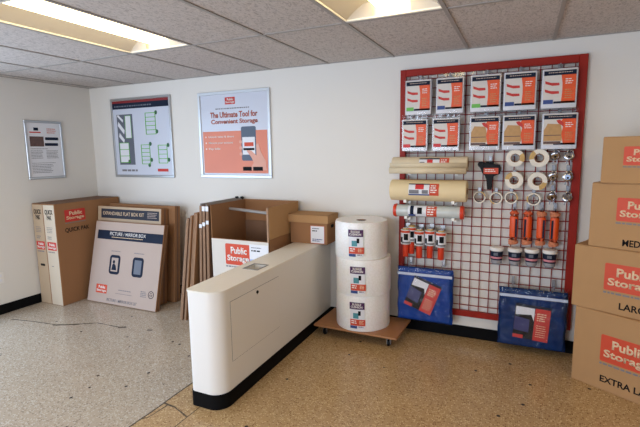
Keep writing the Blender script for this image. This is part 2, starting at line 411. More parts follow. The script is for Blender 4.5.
# ------------------------------------------------------------------ ceiling fixtures
def make_fixture():
    t = thing('ceiling_light', '', 'ceiling light', (0, 0, H))
    W, D = .61, 1.22
    bm = bmesh.new()
    # recessed housing: curved reflectors rising to the centre, closed ends; drawn as a cross-section swept along Y
    def prof(sgn):
        pts = []
        for k in range(9):
            a = k / 8; u = .29 - a * .175; z = .004 + .085 * math.sin(a * PI / 2)
            pts.append((sgn * u, z))
        return pts
    for s in (-1, 1):
        pr = prof(s)
        for (u0, z0), (u1, z1) in zip(pr, pr[1:]):
            q = [bm.verts.new(v) for v in ((u0, .03 - D, z0), (u1, .03 - D, z1), (u1, -.03, z1), (u0, -.03, z0))]; bm.faces.new(q)
        # sloped end panels
        for ye, yi in ((-.03, -.05), (.03 - D, .05 - D)):
            top = [bm.verts.new((u, ye, .003)) for u, z in pr]; bot = [bm.verts.new((u, ye + (yi - ye) * z / .09, z)) for u, z in pr]
            for k in range(len(pr) - 1): bm.faces.new((top[k], top[k + 1], bot[k + 1], bot[k]))
    obj('reflector', bm, FIXR, t, True)
    bm = bmesh.new()
    bx(bm, (-.305, -D, -.004), (-.288, 0, .006)); bx(bm, (.288, -D, -.004), (.305, 0, .006)); bx(bm, (-.288, -.032, -.004), (.288, 0, .006)); bx(bm, (-.288, -D, -.004), (.288, .032 - D, .006))
    bx(bm, (-.305, -D, .006), (-.3, 0, .13)); bx(bm, (.3, -D, .006), (.305, 0, .13)); bx(bm, (-.305, -D, .12), (.305, 0, .13)); bx(bm, (-.3, -.006, .006), (.3, 0, .12)); bx(bm, (-.3, -D, .006), (.3, .006 - D, .12))
    obj('housing', bm, FIXW, t)
    bm = bmesh.new()
    n = 10
    out = [(.118 * math.cos(PI + PI * k / n), .088 + .062 * math.sin(PI + PI * k / n)) for k in range(n + 1)]
    M = face((0, -.045, 0), (1, 0, 0), (0, 0, 1)); prism(bm, out, 0, D - .09, M)
    obj('lens', bm, LENS, t, True)
    return t
fx0 = make_fixture()
FL = ['recessed fluorescent ceiling light nearest the left wall, glowing above the map poster',
      'recessed fluorescent ceiling light glowing above the tall rolls and red display',
      'recessed fluorescent ceiling light near the right wall, closest to the back wall',
      'recessed fluorescent ceiling light at the left of the row by the front windows',
      'recessed fluorescent ceiling light in the middle of the row by the front windows',
      'recessed fluorescent ceiling light at the right of the row by the front windows']
for k, (lx, ly) in enumerate(lights_at):
    t = fx0 if k == 0 else copy_tree(fx0)
    t.location = (lx + .305, ly, H); t['label'] = FL[k]; t['group'] = 'recessed ceiling lights'

# ------------------------------------------------------------------ posters
def poster_frame(t, M, w_, h_, m=ALU, fw=.028, th=.02, sheet=POSTER):
    bm = bmesh.new()
    for a, b_ in (((0, 0), (w_, fw)), ((0, h_ - fw), (w_, h_)), ((0, fw), (fw, h_ - fw)), ((w_ - fw, fw), (w_, h_ - fw))):
        bx(bm, (a[0], a[1], 0), (b_[0], b_[1], th), M, bevel=.004)
    obj('frame', bm, m, t)
    return patch('sheet', M, fw * .8, fw * .8, w_ - fw * .8, h_ - fw * .8, sheet, t, n=.008)
# site map
t = thing('framed_poster', 'silver framed site map poster with navy header and green outlined unit plans', 'poster', (.355, 0, 1.352)); M = face((0, 0, 0)); W_, H_ = .925, .915
t = poster_frame(t, M, W_, H_)
q = .0085
def P_(name, u0, v0, u1, v1, m, n=q + .001, r=0): return patch(name, M, u0 * W_, v0 * H_, u1 * W_, v1 * H_, m, t, n=n, n0=.007, r=r)
P_('red_band', .03, .94, .97, .97, mat('deep_red_ink', srgb(130, 30, 34), .5)); P_('header', .03, .868, .97, .94, NAVY)
greek(M, .06 * W_, .888 * H_, .70 * W_, .91 * H_, 1, GREYROOF, t, n=q + .002, short=.97, fill=.8)
P_('site_plan', .09, .16, .36, .80, GREYROOF)
bm = bmesh.new(); n1 = q + .0025
for o_ in (((.10, .66), (.20, .55), (.215, .60), (.115, .71)), ((.11, .52), (.19, .44), (.205, .48), (.125, .57)), ((.10, .78), (.19, .70), (.2, .73), (.115, .80)), ((.23, .50), (.33, .50), (.33, .78), (.24, .78)), ((.11, .19), (.27, .19), (.27, .44), (.11, .44))):
    prism(bm, [(u * W_, v * H_) for u, v in o_], q, n1, M)
obj('building_outline', bm, PAPER, t)
bm = bmesh.new()
def grid_lines(bm, u0, v0, u1, v1, rows, wd=.007):
    for k in range(rows + 1):
        v = v0 + (v1 - v0) * k / rows; bx(bm, (u0 * W_, v * H_ - wd / 2, q), (u1 * W_, v * H_ + wd / 2, n1 + .0008), M)
    for u in (u0, u1): bx(bm, (u * W_ - wd / 2, v0 * H_, q), (u * W_ + wd / 2, v1 * H_, n1 + .0008), M)
grid_lines(bm, .11, .19, .27, .44, 3); obj('unit_plan', bm, GREEN, t); bm = bmesh.new(); grid_lines(bm, .23, .50, .33, .78, 1, .004)
obj('unit_plan', bm, GREEN, t)
for a in ((.58, .54, .74, .80, 5), (.48, .17, .62, .41, 5), (.76, .18, .90, .40, 4)):
    bm = bmesh.new(); grid_lines(bm, *a); obj('unit_plan', bm, GREEN, t)
for u, v in ((.755, .80), (.755, .57), (.635, .42), (.64, .22), (.60, .155), (.92, .40), (.92, .22), (.26, .20)):
    bm = bmesh.new(); prism(bm, [(u * W_ + .02 * math.cos(k * PI / 4), v * H_ + .024 * math.sin(k * PI / 4)) for k in range(8)], q, n1, M)
    obj('tree_symbol', bm, GREEND, t)
P_('company_logo', .73, .075, .90, .11, LOGOR)
greek(M, .12 * W_, .05 * H_, .40 * W_, .10 * H_, 1, INKG, t, n=q + .001, short=.9)
# app poster
t = thing('framed_poster', 'silver framed poster with a hand holding a phone on an orange panel', 'poster', (1.66, 0, 1.36)); M = face((0, 0, 0)); W_, H_ = .89, .89
t = poster_frame(t, M, W_, H_, SILVER, .03)
logo(face((0, -.008, 0)), .39 * W_, .85 * H_, .53 * W_, .93 * H_, t, LOGOR, deep=True)
greek(M, .25 * W_, .785 * H_, .73 * W_, .81 * H_, 1, INKG, t, n=q + .001, short=.98)
text('The Ultimate Tool for', M, .17 * W_, .70 * H_, .83 * W_, .768 * H_, RUST, t, n=q + .001, bold=.03)
text('Convenient Storage', M, .18 * W_, .615 * H_, .83 * W_, .683 * H_, RUST, t, n=q + .001, bold=.03)
P_('orange_panel', .05, .055, .95, .545, PEACH)
for k, s in enumerate(('Unlock gates & doors', 'Manage your account', 'Pay bills')):
    text(s, M, .13 * W_, (.465 - .07 * k) * H_, (.13 + .0185 * len(s)) * W_, (.495 - .07 * k) * H_, INKW, t, n=q + .002, bold=.02)
    P_('bullet', .085, .473 - .07 * k, .10, .49 - .07 * k, INKW, n=q + .002)
P_('phone_print', .60, .20, .80, .59, PHONE, n=q + .002, r=.02); P_('phone_screen', .615, .27, .785, .47, PAPER, n=q + .003)
P_('screen_button', .64, .365, .765, .41, LOGO, n=q + .004); P_('screen_bar', .625, .32, .775, .345, INKB, n=q + .004)
bm = bmesh.new()
prism(bm, [(u * W_, v * H_) for u, v in ((.70, .09), (.93, .09), (.92, .20), (.86, .30), (.83, .40), (.80, .38), (.80, .26), (.74, .31), (.68, .33), (.67, .31), (.73, .24), (.76, .18))], q, q + .0035, M)
for v in (.26, .33, .40): prism(bm, rrect(.57 * W_, v * H_, .61 * W_, (v + .035) * H_, .01), q, q + .003, M)
obj('hand_print', bm, SKIN, t)
P_('store_badge', .61, .085, .73, .13, INKB, n=q + .004, r=.005); P_('store_badge', .75, .085, .88, .13, INKB, n=q + .0042, r=.005)
# notice on the left wall
t = thing('framed_poster', 'small silver framed notice with photo and navy buttons on the left wall', 'poster', (0, -.838, 1.365)); M = face((0, 0, 0), (0, 1, 0)); W_, H_ = .425, .635
t = poster_frame(t, M, W_, H_, ALU, .025, sheet=PAPER)
P_('photo_print', .12, .56, .48, .73, BROWNP); P_('navy_button', .52, .67, .88, .72, NAVY, r=.008); P_('navy_button', .50, .57, .86, .62, NAVY, r=.008)
P_('company_logo', .13, .79, .42, .81, LOGOR); P_('company_logo', .24, .83, .36, .88, NAVY)
greek(M, .58 * W_, .77 * H_, .84 * W_, .87 * H_, 3, LOGO, t, n=q + .001, short=.8, fill=.35)
for a in ((.12, .50, .62, .525, 1), (.12, .34, .45, .49, 6), (.52, .34, .86, .49, 6), (.12, .26, .75, .28, 1), (.12, .09, .68, .25, 6)):
    greek(M, a[0] * W_, a[1] * H_, a[2] * W_, a[3] * H_, a[4], INKG, t, n=q + .001, short=.8, fill=.35)

# outlet plate at the edge of the left wall
t = thing('wall_outlet', 'white outlet plate on the left wall near the floor', 'outlet', (0, -1.235, .38)); M = face((0, 0, 0), (0, 1, 0))
patch('plate', M, -.035, -.057, .035, .057, WHITE, t, n=.006, r=.006); patch('socket', M, -.016, .01, .016, .04, PAPER, t, n=.008, r=.006); patch('socket', M, -.016, -.04, .016, -.01, PAPER, t, n=.008, r=.006)

# ------------------------------------------------------------------ quick pak cartons
def quick_pak(x, w_, label, right):
    t = thing('flat_carton', label, 'cardboard box', (x, 0, 0), 0, 'tall upright cartons in the corner')
    D0, D1, HH = -.845, -.02, 1.11
    bm = bmesh.new(); bx(bm, (0, D0, 0), (w_, D1, HH), bevel=.004); obj('carton', bm, KRAFT, t)
    bm = bmesh.new(); bx(bm, (.004, D0, HH), (w_ - .004, D1 - .004, HH + .003)); bx(bm, (w_ / 2 - .003, D0 - .0006, HH), (w_ / 2 + .003, D1, HH + .0034)); obj('top_flap', bm, KRAFTD, t)
    M = face((0, D0, 0))
    patch('end_panel', M, .005, .005, w_ - .005, HH - .01, CREAMB if right else EDGEP, t, n=.0015)
    text('QUICK\nPAK', M, .15 * w_, HH - .17, .85 * w_, HH - .06, INKB, t, n=.0025, bold=.03)
    greek(M, .2 * w_, .79, .7 * w_, .86, 4, INKG, t, n=.0025, fill=.35); greek(M, .2 * w_, .72, .6 * w_, .76, 2, INKG, t, n=.0025, fill=.5)
    logo(face((0, D0 - .001, 0)), .12 * w_, .61, .9 * w_, .70, t, LOGOR)
    greek(M, .15 * w_, .57, .85 * w_, .595, 1, INKG, t, n=.0025)
    patch('hand_hole', M, .3 * w_, .425, .72 * w_, .45, INKB, t, n=.0025, r=.01) if not right else patch('hand_hole', M, .32 * w_, .43, .5 * w_, .437, INKG, t, n=.0025)
    if right:
        M2 = face((w_, 0, 0), (0, 1, 0))
        logo(M2, -.735, .905, -.49, 1.035, t, LOGOR, under=INKG, ink=INKTAN)
        text('QUICK PAK', M2, -.745, .785, -.455, .84, INKB, t, n=.002, bold=.012)
    return t
CREAMB = mat('cream_printed_board', srgb(204, 188, 166), .6, var=.03, scale=6)
EDGEP = mat('sand_printed_board', srgb(184, 160, 132), .6, var=.03, scale=6)
quick_pak(.014, .178, 'tall narrow cardboard carton with black hand hole against the left wall', False)
quick_pak(.195, .185, 'tall narrow cardboard carton with orange logo on its broad side, second from the left wall', True)

# ------------------------------------------------------------------ flat kit boxes and picture boxes leaning in the corner
def leaning(name, label, cat, x0, x1, yb, yt, h, th, yaw_=0, m=KRAFT, front=None, grp=None):
    """thin carton whose front bottom edge stands at yb on the floor and whose top leans back to yt"""
    t = thing(name, label, cat, (x0, yb, 0), yaw_, grp)
    a = math.atan2(yt - yb, h); L_ = math.hypot(h, yt - yb)
    # th-thick slab, its back bottom edge on the floor
    V = Vector((0, math.sin(a), math.cos(a))); M = face((0, 0, th * math.sin(a)), (1, 0, 0), V)
    bm = bmesh.new(); bx(bm, (0, 0, -th), (x1 - x0, L_, 0), M, bevel=.003)
    # seam of the closed flaps along the right end
    obj('carton', bm, m, t)
    bm = bmesh.new(); bx(bm, (x1 - x0 - .001, .004, -th * .62), (x1 - x0 + .0012, L_ - .004, -th * .38), M); bx(bm, (.004, L_ - .001, -th * .6), (x1 - x0 - .004, L_ + .0012, -th * .4), M); obj('flap_seam', bm, KRAFTD, t)
    if front: patch('front_panel', M, .004, .004, x1 - x0 - .004, L_ - .004, front, t, n=.0012)
    return t, M, L_
t, M, L_ = leaning('flat_carton', 'brown flat carton leaning on the wall, rearmost of the corner stack', 'cardboard box', .45, 1.44, -.30, -.215, 1.05, .085, grp='flat cartons leaning in the corner')
t, M, L_ = leaning('flat_carton', 'flat box kit carton with a dark title band along its top edge', 'cardboard box', .392, 1.357, -.43, -.325, 1.03, .10, front=EDGEP, grp='flat cartons leaning in the corner')
W_ = .965
patch('title_band', M, .06, L_ - .135, W_ - .03, L_ - .03, mat('charcoal_ink', srgb(52, 54, 64), .6, spec=.2), t, n=.003)
text('EXPANDABLE FLAT BOX KIT', M, .09, L_ - .10, .72, L_ - .06, INKTAN, t, n=.004, bold=.004)
greek(M, .77, L_ - .12, .91, L_ - .05, 4, PALE, t, n=.004, fill=.4)
t, M, L_ = leaning('picture_carton', 'thin brown carton sandwiched right behind the pale picture and mirror box', 'cardboard box', .468, 1.463, -.585, -.376, .87, .026, R(.5), grp='picture cartons')
t, M, L_ = leaning('picture_carton', 'pale picture and mirror box with navy band leaning in the corner', 'cardboard box', .455, 1.465, -.617, -.408, .875, .026, R(.5), front=PALE, grp='picture cartons')
W_ = 1.01
patch('navy_band', M, .05, .70, W_ - .004, .80, NAVY, t, n=.0025)
text('PICTURE / MIRROR BOX', M, .24, .748, .77, .785, INKW, t, n=.0035, bold=.004); greek(M, .27, .717, .73, .732, 1, INKTAN, t, n=.0035, short=.98)
def icon(u, v, person):
    patch('printed_frame', M, u - .078, v - .105, u + .078, v + .105, NAVY, t, n=.0025, r=.035)
    patch('printed_picture', M, u - .05, v - .075, u + .05, v + .075, PALE if person else GREYROOF, t, n=.0035, r=.005)
    if person:
        bm = bmesh.new(); prism(bm, [(u - .012 + .018 * math.cos(k * PI / 4), v + .03 + .02 * math.sin(k * PI / 4)) for k in range(8)], .003, .0045, M)
        prism(bm, [(u - .04, v - .06), (u + .035, v - .06), (u + .02, v - .01), (u - .005, v + .012), (u - .03, v)], .003, .0045, M); obj('printed_silhouette', bm, NAVY, t)
icon(.36, .43, True); icon(.70, .43, False)
greek(M, .29, .565, .43, .58, 1, INKG, t, n=.0025, short=.97); greek(M, .63, .565, .78, .58, 1, INKG, t, n=.0025, short=.97)
logo(M, .12, .105, .285, .20, t, LOGO, n=.002)
greek(M, .46, .15, .64, .168, 1, INKG, t, n=.0025, short=.98); greek(M, .42, .118, .68, .128, 1, INKG, t, n=.0025)
greek(M, .78, .12, .87, .19, 4, INKG, t, n=.0025); text('PICTURE / MIRROR BOX 26"', M, .30, .03, .74, .062, INKG, t, n=.0025, bold=.015)
bm = bmesh.new()
torus(bm, M @ Matrix.Translation((.925, .165, .002)), .036, .0035, 24, 4)
for k in range(3):
    a = R(90 + 120 * k); c, s = math.cos(a), math.sin(a)
    prism(bm, [(.925 + .022 * math.cos(a + R(d)) , .165 + .022 * math.sin(a + R(d))) for d in (-38, 38)] + [(.925 + .011 * math.cos(a + R(30)), .165 + .011 * math.sin(a + R(30))), (.925 + .011 * math.cos(a - R(30)), .165 + .011 * math.sin(a - R(30)))], .001, .0028, M)
obj('recycling_mark', bm, NAVY, t)

# ------------------------------------------------------------------ flattened wardrobe cartons standing edge-on
def flat_panel(label, xb, xt, th, h, y0, y1, m, grp):
    t = thing('flattened_carton', label, 'cardboard box', (xb, y0, 0), 0, grp)
    a = math.atan2(xt - xb, h); L_ = math.hypot(h, xt - xb)
    Vv = Vector((math.sin(a), 0, math.cos(a))); M = face((0, 0, 0), (0, 1, 0), Vv)   # normal faces +x
    bm = bmesh.new(); bx(bm, (.002, 0, 0), (y1 - y0, L_, th), M, bevel=.002); obj('carton', bm, m, t)
    bm = bmesh.new()
    for k in range(3): bx(bm, (-.001, .003, th * (k + .12) / 3), (.004, L_ - .002, th * (k + .72) / 3), M)
    obj('folded_edge', bm, EDGE, t)
    return t, M, L_
ga = 'flattened cartons leaning beside the open wardrobe box'
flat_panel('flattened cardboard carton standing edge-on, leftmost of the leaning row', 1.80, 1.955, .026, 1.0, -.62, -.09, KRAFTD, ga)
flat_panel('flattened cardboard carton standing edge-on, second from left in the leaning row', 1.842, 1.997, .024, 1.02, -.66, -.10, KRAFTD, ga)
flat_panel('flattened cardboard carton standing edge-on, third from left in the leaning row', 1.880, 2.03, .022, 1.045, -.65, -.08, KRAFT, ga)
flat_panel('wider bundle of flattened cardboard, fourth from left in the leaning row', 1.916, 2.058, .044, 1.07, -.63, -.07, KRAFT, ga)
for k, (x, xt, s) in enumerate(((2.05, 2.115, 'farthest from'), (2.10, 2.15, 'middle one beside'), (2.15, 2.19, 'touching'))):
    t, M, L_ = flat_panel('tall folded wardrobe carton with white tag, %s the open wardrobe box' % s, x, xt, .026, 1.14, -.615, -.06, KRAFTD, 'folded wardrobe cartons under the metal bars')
    patch('tape_strip', face((0, 0, 0), (1, 0, 0), (math.sin(math.atan2(xt - x, 1.14)), 0, 1)), .0, .93 + k * .018, .03, .965 + k * .018, PAPER, t, n=.0045, n0=.001)
    if k: patch('paper_tag', face((0, 0, 0), (1, 0, 0), (math.sin(math.atan2(xt - x, 1.14)), 0, 1)), -.002, 1.09, .03, 1.135, PAPER, t, n=.006, n0=.001)
for k, (x, lb) in enumerate(((2.135, 'grey metal hanger bar lying on the folded wardrobe cartons, nearer the corner'), (2.20, 'grey metal hanger bar lying along the open wardrobe box edge'))):
    t = thing('hanger_bar', lb, 'metal bar', (x, 0, 1.1395), 0, 'metal hanger bars on the folded cartons')
    bm = bmesh.new(); bx(bm, (-.008, -.62, .0005), (.008, -.055, .010), bevel=.002); bx(bm, (-.008, -.62, .0005), (-.005, -.055, .018)); obj('bar', bm, BARB, t)
    bm = bmesh.new(); cyl(bm, (0, -.06, .0165), (0, -.035, .0165), .016, 12); obj('end_cap', bm, BLKP, t, True)

# ------------------------------------------------------------------ open wardrobe box
t = thing('wardrobe_box', 'open wardrobe box with white front, orange-red logo and a grey hanging bar', 'cardboard box', (2.228, -.60, 0))
W_, D_, HB, HF, th = .62, .565, 1.145, .84, .008
bm = bmesh.new()
bx(bm, (0, 0, 0), (th, D_, HB)); bx(bm, (0, D_ - th, 0), (W_, D_, HB)); bx(bm, (W_ - th, 0, 0), (W_, D_, HB)); bx(bm, (0, 0, 0), (W_, D_, .01))
obj('box_body', bm, KRAFT, t)
bm = bmesh.new(); bx(bm, (0, -.004, 0), (W_, th, HF)); obj('front_wall', bm, KRAFT, t)
bm = bmesh.new()
Mf = face((W_ + .002, 0, HB), (0, 1, 0), (.006, 0, -1)); bx(bm, (.004, 0, -.006), (D_ - .01, .285, 0), Mf, bevel=.002); obj('side_flap', bm, KRAFT2, t)
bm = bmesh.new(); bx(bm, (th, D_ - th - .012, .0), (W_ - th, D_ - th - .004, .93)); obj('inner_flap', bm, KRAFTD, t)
M = face((0, -.004, 0))
patch('front_panel', M, .002, .004, W_ - .002, HF - .003, WBOARD, t, n=.0015)
logo(M, .155, .605, .43, .80, t, n=.003, under=INKG)
patch('price_label', M, .42, .625, .615, .81, PAPER, t, n=.005); greek(M, .44, .77, .56, .785, 1, INKG, t, n=.006); greek(M, .44, .735, .53, .76, 1, INKB, t, n=.006, short=.98)
patch('label_foot', M, .42, .625, .615, .675, mat('pale_blue_ink', srgb(168, 188, 222), .5), t, n=.0056); greek(M, .43, .63, .5, .65, 1, BLUEI, t, n=.0064)
bm = bmesh.new(); cyl(bm, (.01, .285, 1.08), (W_ - .005, .03, 1.092), .014, 12); obj('hanging_bar', bm, BARB, t, True)
bm = bmesh.new(); bx(bm, (W_ - .012, -.008, HF), (W_ + .004, .004, HB - .002)); obj('torn_edge', bm, EDGE, t)

# ------------------------------------------------------------------ white half wall counter
t = thing('counter', 'long white free-standing counter wall with rounded end and black base', 'counter', (0, 0, 0))
CZ = .775
def counter_outline(g=0):
    # left side x 2.93 (near) .. 2.875 (far), right side 3.175, near end rounded
    xl, xr, yn, yf, r = 2.942 - g, 3.19 + g, -1.775 - g, -.002, .10
    pts = [(2.90 - g, yf)]
    for k in range(9):
        a = R(180 + 90 * k / 8); pts.append((xl + .04 + .04 * math.cos(a), yn + .04 + .04 * math.sin(a)))
    for k in range(11):
        a = R(270 + 90 * k / 10); pts.append((xr - r + r * math.cos(a), yn + r + r * math.sin(a)))
    pts.append((3.172 + g, yf))
    return pts
bm = bmesh.new(); prism(bm, counter_outline(), .10, CZ - .012); body = obj('counter_body', bm, WHITE, t, True)
bm = bmesh.new(); prism(bm, counter_outline(.003), CZ - .012, CZ); topo = obj('counter_top', bm, TOP, t, True)
bm = bmesh.new(); prism(bm, counter_outline(.004), 0, .10); obj('base_trim', bm, BLACK, t, True)
ih = [(3.0, -1.215), (3.115, -1.215), (3.115, -1.065), (3.0, -1.065)]
def boolean_cut(o, lo, hi):
    bm = bmesh.new(); bx(bm, lo, hi); c = obj('cutter', bm, WHITE)
    md = o.modifiers.new('cut', 'BOOLEAN'); md.object = c; md.operation = 'DIFFERENCE'; md.solver = 'EXACT'
    bpy.context.view_layer.update()
    me = bpy.data.meshes.new_from_object(o.evaluated_get(bpy.context.evaluated_depsgraph_get()))
    o.modifiers.clear(); o.data = me; bpy.data.objects.remove(c)
boolean_cut(topo, (3.0, -1.215, .70), (3.12, -1.065, .80)); boolean_cut(body, (3.0, -1.215, .715), (3.12, -1.065, .80))
bm = bmesh.new()
bx(bm, (2.995, -1.22, CZ), (3.125, -1.21, CZ + .003)); bx(bm, (2.995, -1.07, CZ), (3.125, -1.06, CZ + .003)); bx(bm, (2.995, -1.21, CZ), (3.004, -1.07, CZ + .003)); bx(bm, (3.116, -1.21, CZ), (3.125, -1.07, CZ + .003))
bx(bm, (3.0, -1.215, .7155), (3.12, -1.065, .719)); obj('recessed_tray', bm, STEEL, t)
ang = math.atan2(.01, 1.76)
M = face((3.1905, -1.675, 0), (-.0108, 1, 0))
patch('door_gap', M, .028, .283, .652, .686, INKG, t, n=.0006)
patch('access_door', M, .031, .286, .649, .683, WHITE, t, n=.0022)
bm = bmesh.new(); lathe(bm, [(0, 0), (.011, 0), (.011, .007), (.006, .008), (0, .008)], M @ Matrix.Translation((.345, .655, .002)), 16); bx(bm, (.343, .637, .0015), (.347, .655, .004), M); obj('door_lock', bm, BLKP, t, True)

# ------------------------------------------------------------------ lidded file box on the counter end
t = thing('lidded_box', 'small brown lidded box with white price label on the counter end', 'cardboard box', (2.870, -.245, CZ))
W_, D_, HH = .38, .228, .272
bm = bmesh.new(); bx(bm, (0, 0, .0), (W_, D_, HH - .006), bevel=.003); obj('box_body', bm, KRAFT, t)
bm = bmesh.new()
bx(bm, (-.012, -.012, HH - .006), (W_ + .012, D_ + .005, HH), bevel=.002)
for lo, hi in (((-.012, -.012, HH - .075), (W_ + .012, -.003, HH)), ((-.012, -.003, HH - .075), (-.003, D_ + .005, HH)), ((W_ + .003, -.003, HH - .075), (W_ + .012, D_ + .005, HH)), ((-.003, D_ + .001, HH - .075), (W_ + .003, D_ + .005, HH))): bx(bm, lo, hi)
obj('lid', bm, KRAFT2, t)
M = face((0, 0, 0))
patch('price_label', M, .215, .01, .35, .17, PAPER, t, n=.0015); greek(M, .23, .137, .30, .149, 1, INKB, t, n=.0025); greek(M, .23, .11, .28, .129, 1, INKB, t, n=.0025, short=.98); greek(M, .23, .02, .335, .05, 2, BLUEI, t, n=.0025)
bm = bmesh.new()
for a, b_ in (((.212, .007), (.353, .0105)), ((.212, .168), (.353, .172)), ((.212, .0105), (.2155, .168)), ((.3495, .0105), (.353, .168))): bx(bm, (a[0], a[1], 0), (b_[0], b_[1], .0022), M)
obj('label_border', bm, mat('faint_red_ink', srgb(214, 120, 110), .5), t)
patch('hand_hole', face((W_, 0, 0), (0, 1, 0)), .085, .145, .15, .175, INKB, t, n=.0015, r=.012)

# ------------------------------------------------------------------ dolly with bubble wrap
t = thing('furniture_dolly', 'plywood furniture dolly on small black casters under the bubble wrap', 'dolly', (3.59, -.265, 0), R(-1.5))
bm = bmesh.new(); bx(bm, (-.37, -.23, .088), (.385, .225, .106), bevel=.004, seg=2); obj('platform', bm, PLY, t)
for x in (-.29, .30):
    for y in (-.16, .16):
        bm = bmesh.new(); lathe(bm, [(0, -.011), (.024, -.011), (.028, -.007), (.028, .007), (.024, .011), (0, .011)], Matrix.Translation((x, y, .0285)) @ Matrix.Rotation(R(90), 4, 'Y'), 20)
        wv = obj('wheel', bm, BLKP, t, True)
        bm = bmesh.new(); bx(bm, (x - .03, y - .03, .082), (x + .03, y + .03, .088))
        for s in (-1, 1): bx(bm, (x + s * .015 - .002, y - .014, .022), (x + s * .015 + .002, y + .014, .083))
        cyl(bm, (x - .016, y, .0285), (x + .016, y, .0285), .004, 8)
        obj('caster_fork', bm, STEEL, t)
def bubble_roll(x, y, z, r, h, label, seedk, aim):
    t = thing('bubble_wrap_roll', label, 'bubble wrap', (x, y, z), 0, 'bubble wrap rolls stacked on the dolly')
    bm = bmesh.new(); n = 72; levels = [(0, .985), (.012, 1), (.5 * h, 1.004), (h - .02, 1), (h, .975)]
    rings = []
    for zz, f in levels:
        ring = []
        for k in range(n):
            a = 2 * PI * k / n; lump = 1 + .008 * math.sin(3 * a + seedk) + .006 * math.sin(7 * a + 2 * seedk)
            rr = r * f * lump * (1 + (.02 if 0 < (a - 1.0) % (2 * PI) < .2 else 0)); ring.append(bm.verts.new((rr * math.cos(a), rr * math.sin(a), zz)))
        rings.append(ring)
    for a_, b_ in zip(rings, rings[1:]):
        for k in range(n): bm.faces.new((a_[k], a_[(k + 1) % n], b_[(k + 1) % n], b_[k]))
    # wound top and bottom with a hollow core
    for ring, zz in ((rings[-1], h - .006), (rings[0], .0)):
        inner = [bm.verts.new((.045 * math.cos(2 * PI * k / n), .045 * math.sin(2 * PI * k / n), zz)) for k in range(n)]
        for k in range(n): bm.faces.new((ring[k], ring[(k + 1) % n], inner[(k + 1) % n], inner[k]))
    obj('wrap', bm, BUBBLE, t, True)
    bm = bmesh.new(); torus(bm, Matrix.Translation((0, 0, h - .012)), .042, .006, 24, 6); bm2 = bm; obj('core', bm2, KRAFT, t, True)
    R_ = r * 1.022
    def bend(p):
        a = aim + p.x / R_; rr = R_ + p.z; return Vector((rr * math.cos(a), rr * math.sin(a), p.y))
    def arc(name, u0, v0, u1, v1, m, n_=.0015, seg=8):
        bm = bmesh.new()
        for k in range(seg):
            a0, a1 = u0 + (u1 - u0) * k / seg, u0 + (u1 - u0) * (k + 1) / seg
            q_ = [bm.verts.new(bend(Vector(p))) for p in ((a0, v0, n_), (a1, v0, n_), (a1, v1, n_), (a0, v1, n_))]; bm.faces.new(q_)
            q2 = [bm.verts.new(bend(Vector(p))) for p in ((a0, v0, n_ - .001), (a0, v1, n_ - .001), (a1, v1, n_ - .001), (a1, v0, n_ - .001))]; bm.faces.new(q2)
        bmesh.ops.remove_doubles(bm, verts=bm.verts, dist=1e-6)
        return obj(name, bm, m, t, True)
    t = arc('label', -.062, .03, .062, .26, PAPER); arc('title_block', -.066, .198, .062, .257, PURPLE, .0025)
    text('BUBBLE\nCUSHION', I4, -.055, .208, .045, .25, INKW, t, n=.0035, bold=.03, bend=bend)
    arc('picture_print', -.035, .118, .012, .165, TEAL, .0025); arc('bottle_print', .008, .145, .030, .185, INKB, .003)
    arc('red_block', -.060, .055, .068, .11, LOGO, .0025); greek(I4, -.05, .065, .0, .10, 2, INKW, t, n=.0035, bend=bend); greek(I4, .018, .065, .055, .10, 3, INKTAN, t, n=.0035, bend=bend)
    arc('blue_block', -.06, .03, .0, .053, BLUEI, .0025); greek(I4, .012, .033, .06, .05, 1, INKG, t, n=.0035, bend=bend)
AIM = math.atan2(-3.6, 1.25) - .20
bubble_roll(3.597, -.262, .106, .235, .308, 'clear bubble wrap roll, lowest of the three stacked on the dolly', 1.0, AIM)
bubble_roll(3.603, -.262, .414, .238, .308, 'clear bubble wrap roll, middle one of the three stacked on the dolly', 2.3, AIM)
bubble_roll(3.582, -.255, .722, .226, .31, 'clear bubble wrap roll, topmost of the three stacked on the dolly', 3.1, AIM)

# ------------------------------------------------------------------ red grid display
GW = thing('grid_display', 'red framed wire grid display panel fixed to the back wall', 'display rack', (3.86, 0, 0))
bm = bmesh.new(); W_ = 1.375
bx(bm, (0, -.045, .20), (.048, -.008, 2.292), bevel=.003); bx(bm, (W_ - .058, -.045, .20), (W_, -.008, 2.292), bevel=.003)
bx(bm, (.048, -.045, 2.235), (W_ - .058, -.008, 2.292), bevel=.003); bx(bm, (.048, -.045, .20), (W_ - .058, -.008, .25), bevel=.003)
obj('frame', bm, RED, GW)
bm = bmesh.new()
k = 0; x = .048 + .03
while x < W_ - .07: cyl(bm, (x, -.026, .23), (x, -.026, 2.25), .0037, 6); x += .0762
z = .30
while z < 2.24: cyl(bm, (.03, -.031, z), (W_ - .04, -.031, z), .0037, 6); z += .0762
obj('wire_grid', bm, REDW, GW, True)
bm = bmesh.new()
for x in (.02, W_ - .03):
    for z in (.4, 1.3, 2.1): bx(bm, (x - .015, -.01, z - .015), (x + .015, 0, z + .015))
obj('wall_clip', bm, RED, GW)
def hook(x, z, L_=.10, rise=.012):
    """chrome peg hook on the grid at world x, z (the peg height)"""
    bm = bmesh.new(); lx = x - 3.86
    tube(bm, [(lx, -.036, z), (lx, -.036 - L_ * .5, z), (lx, -.036 - L_ + .012, z + .001), (lx, -.036 - L_, z + rise)], .003, 6)
    bx(bm, (lx - .012, -.040, z - .012), (lx + .012, -.035, z + .05), bevel=.001)
    return obj('hook', bm, STEEL, GW, True)

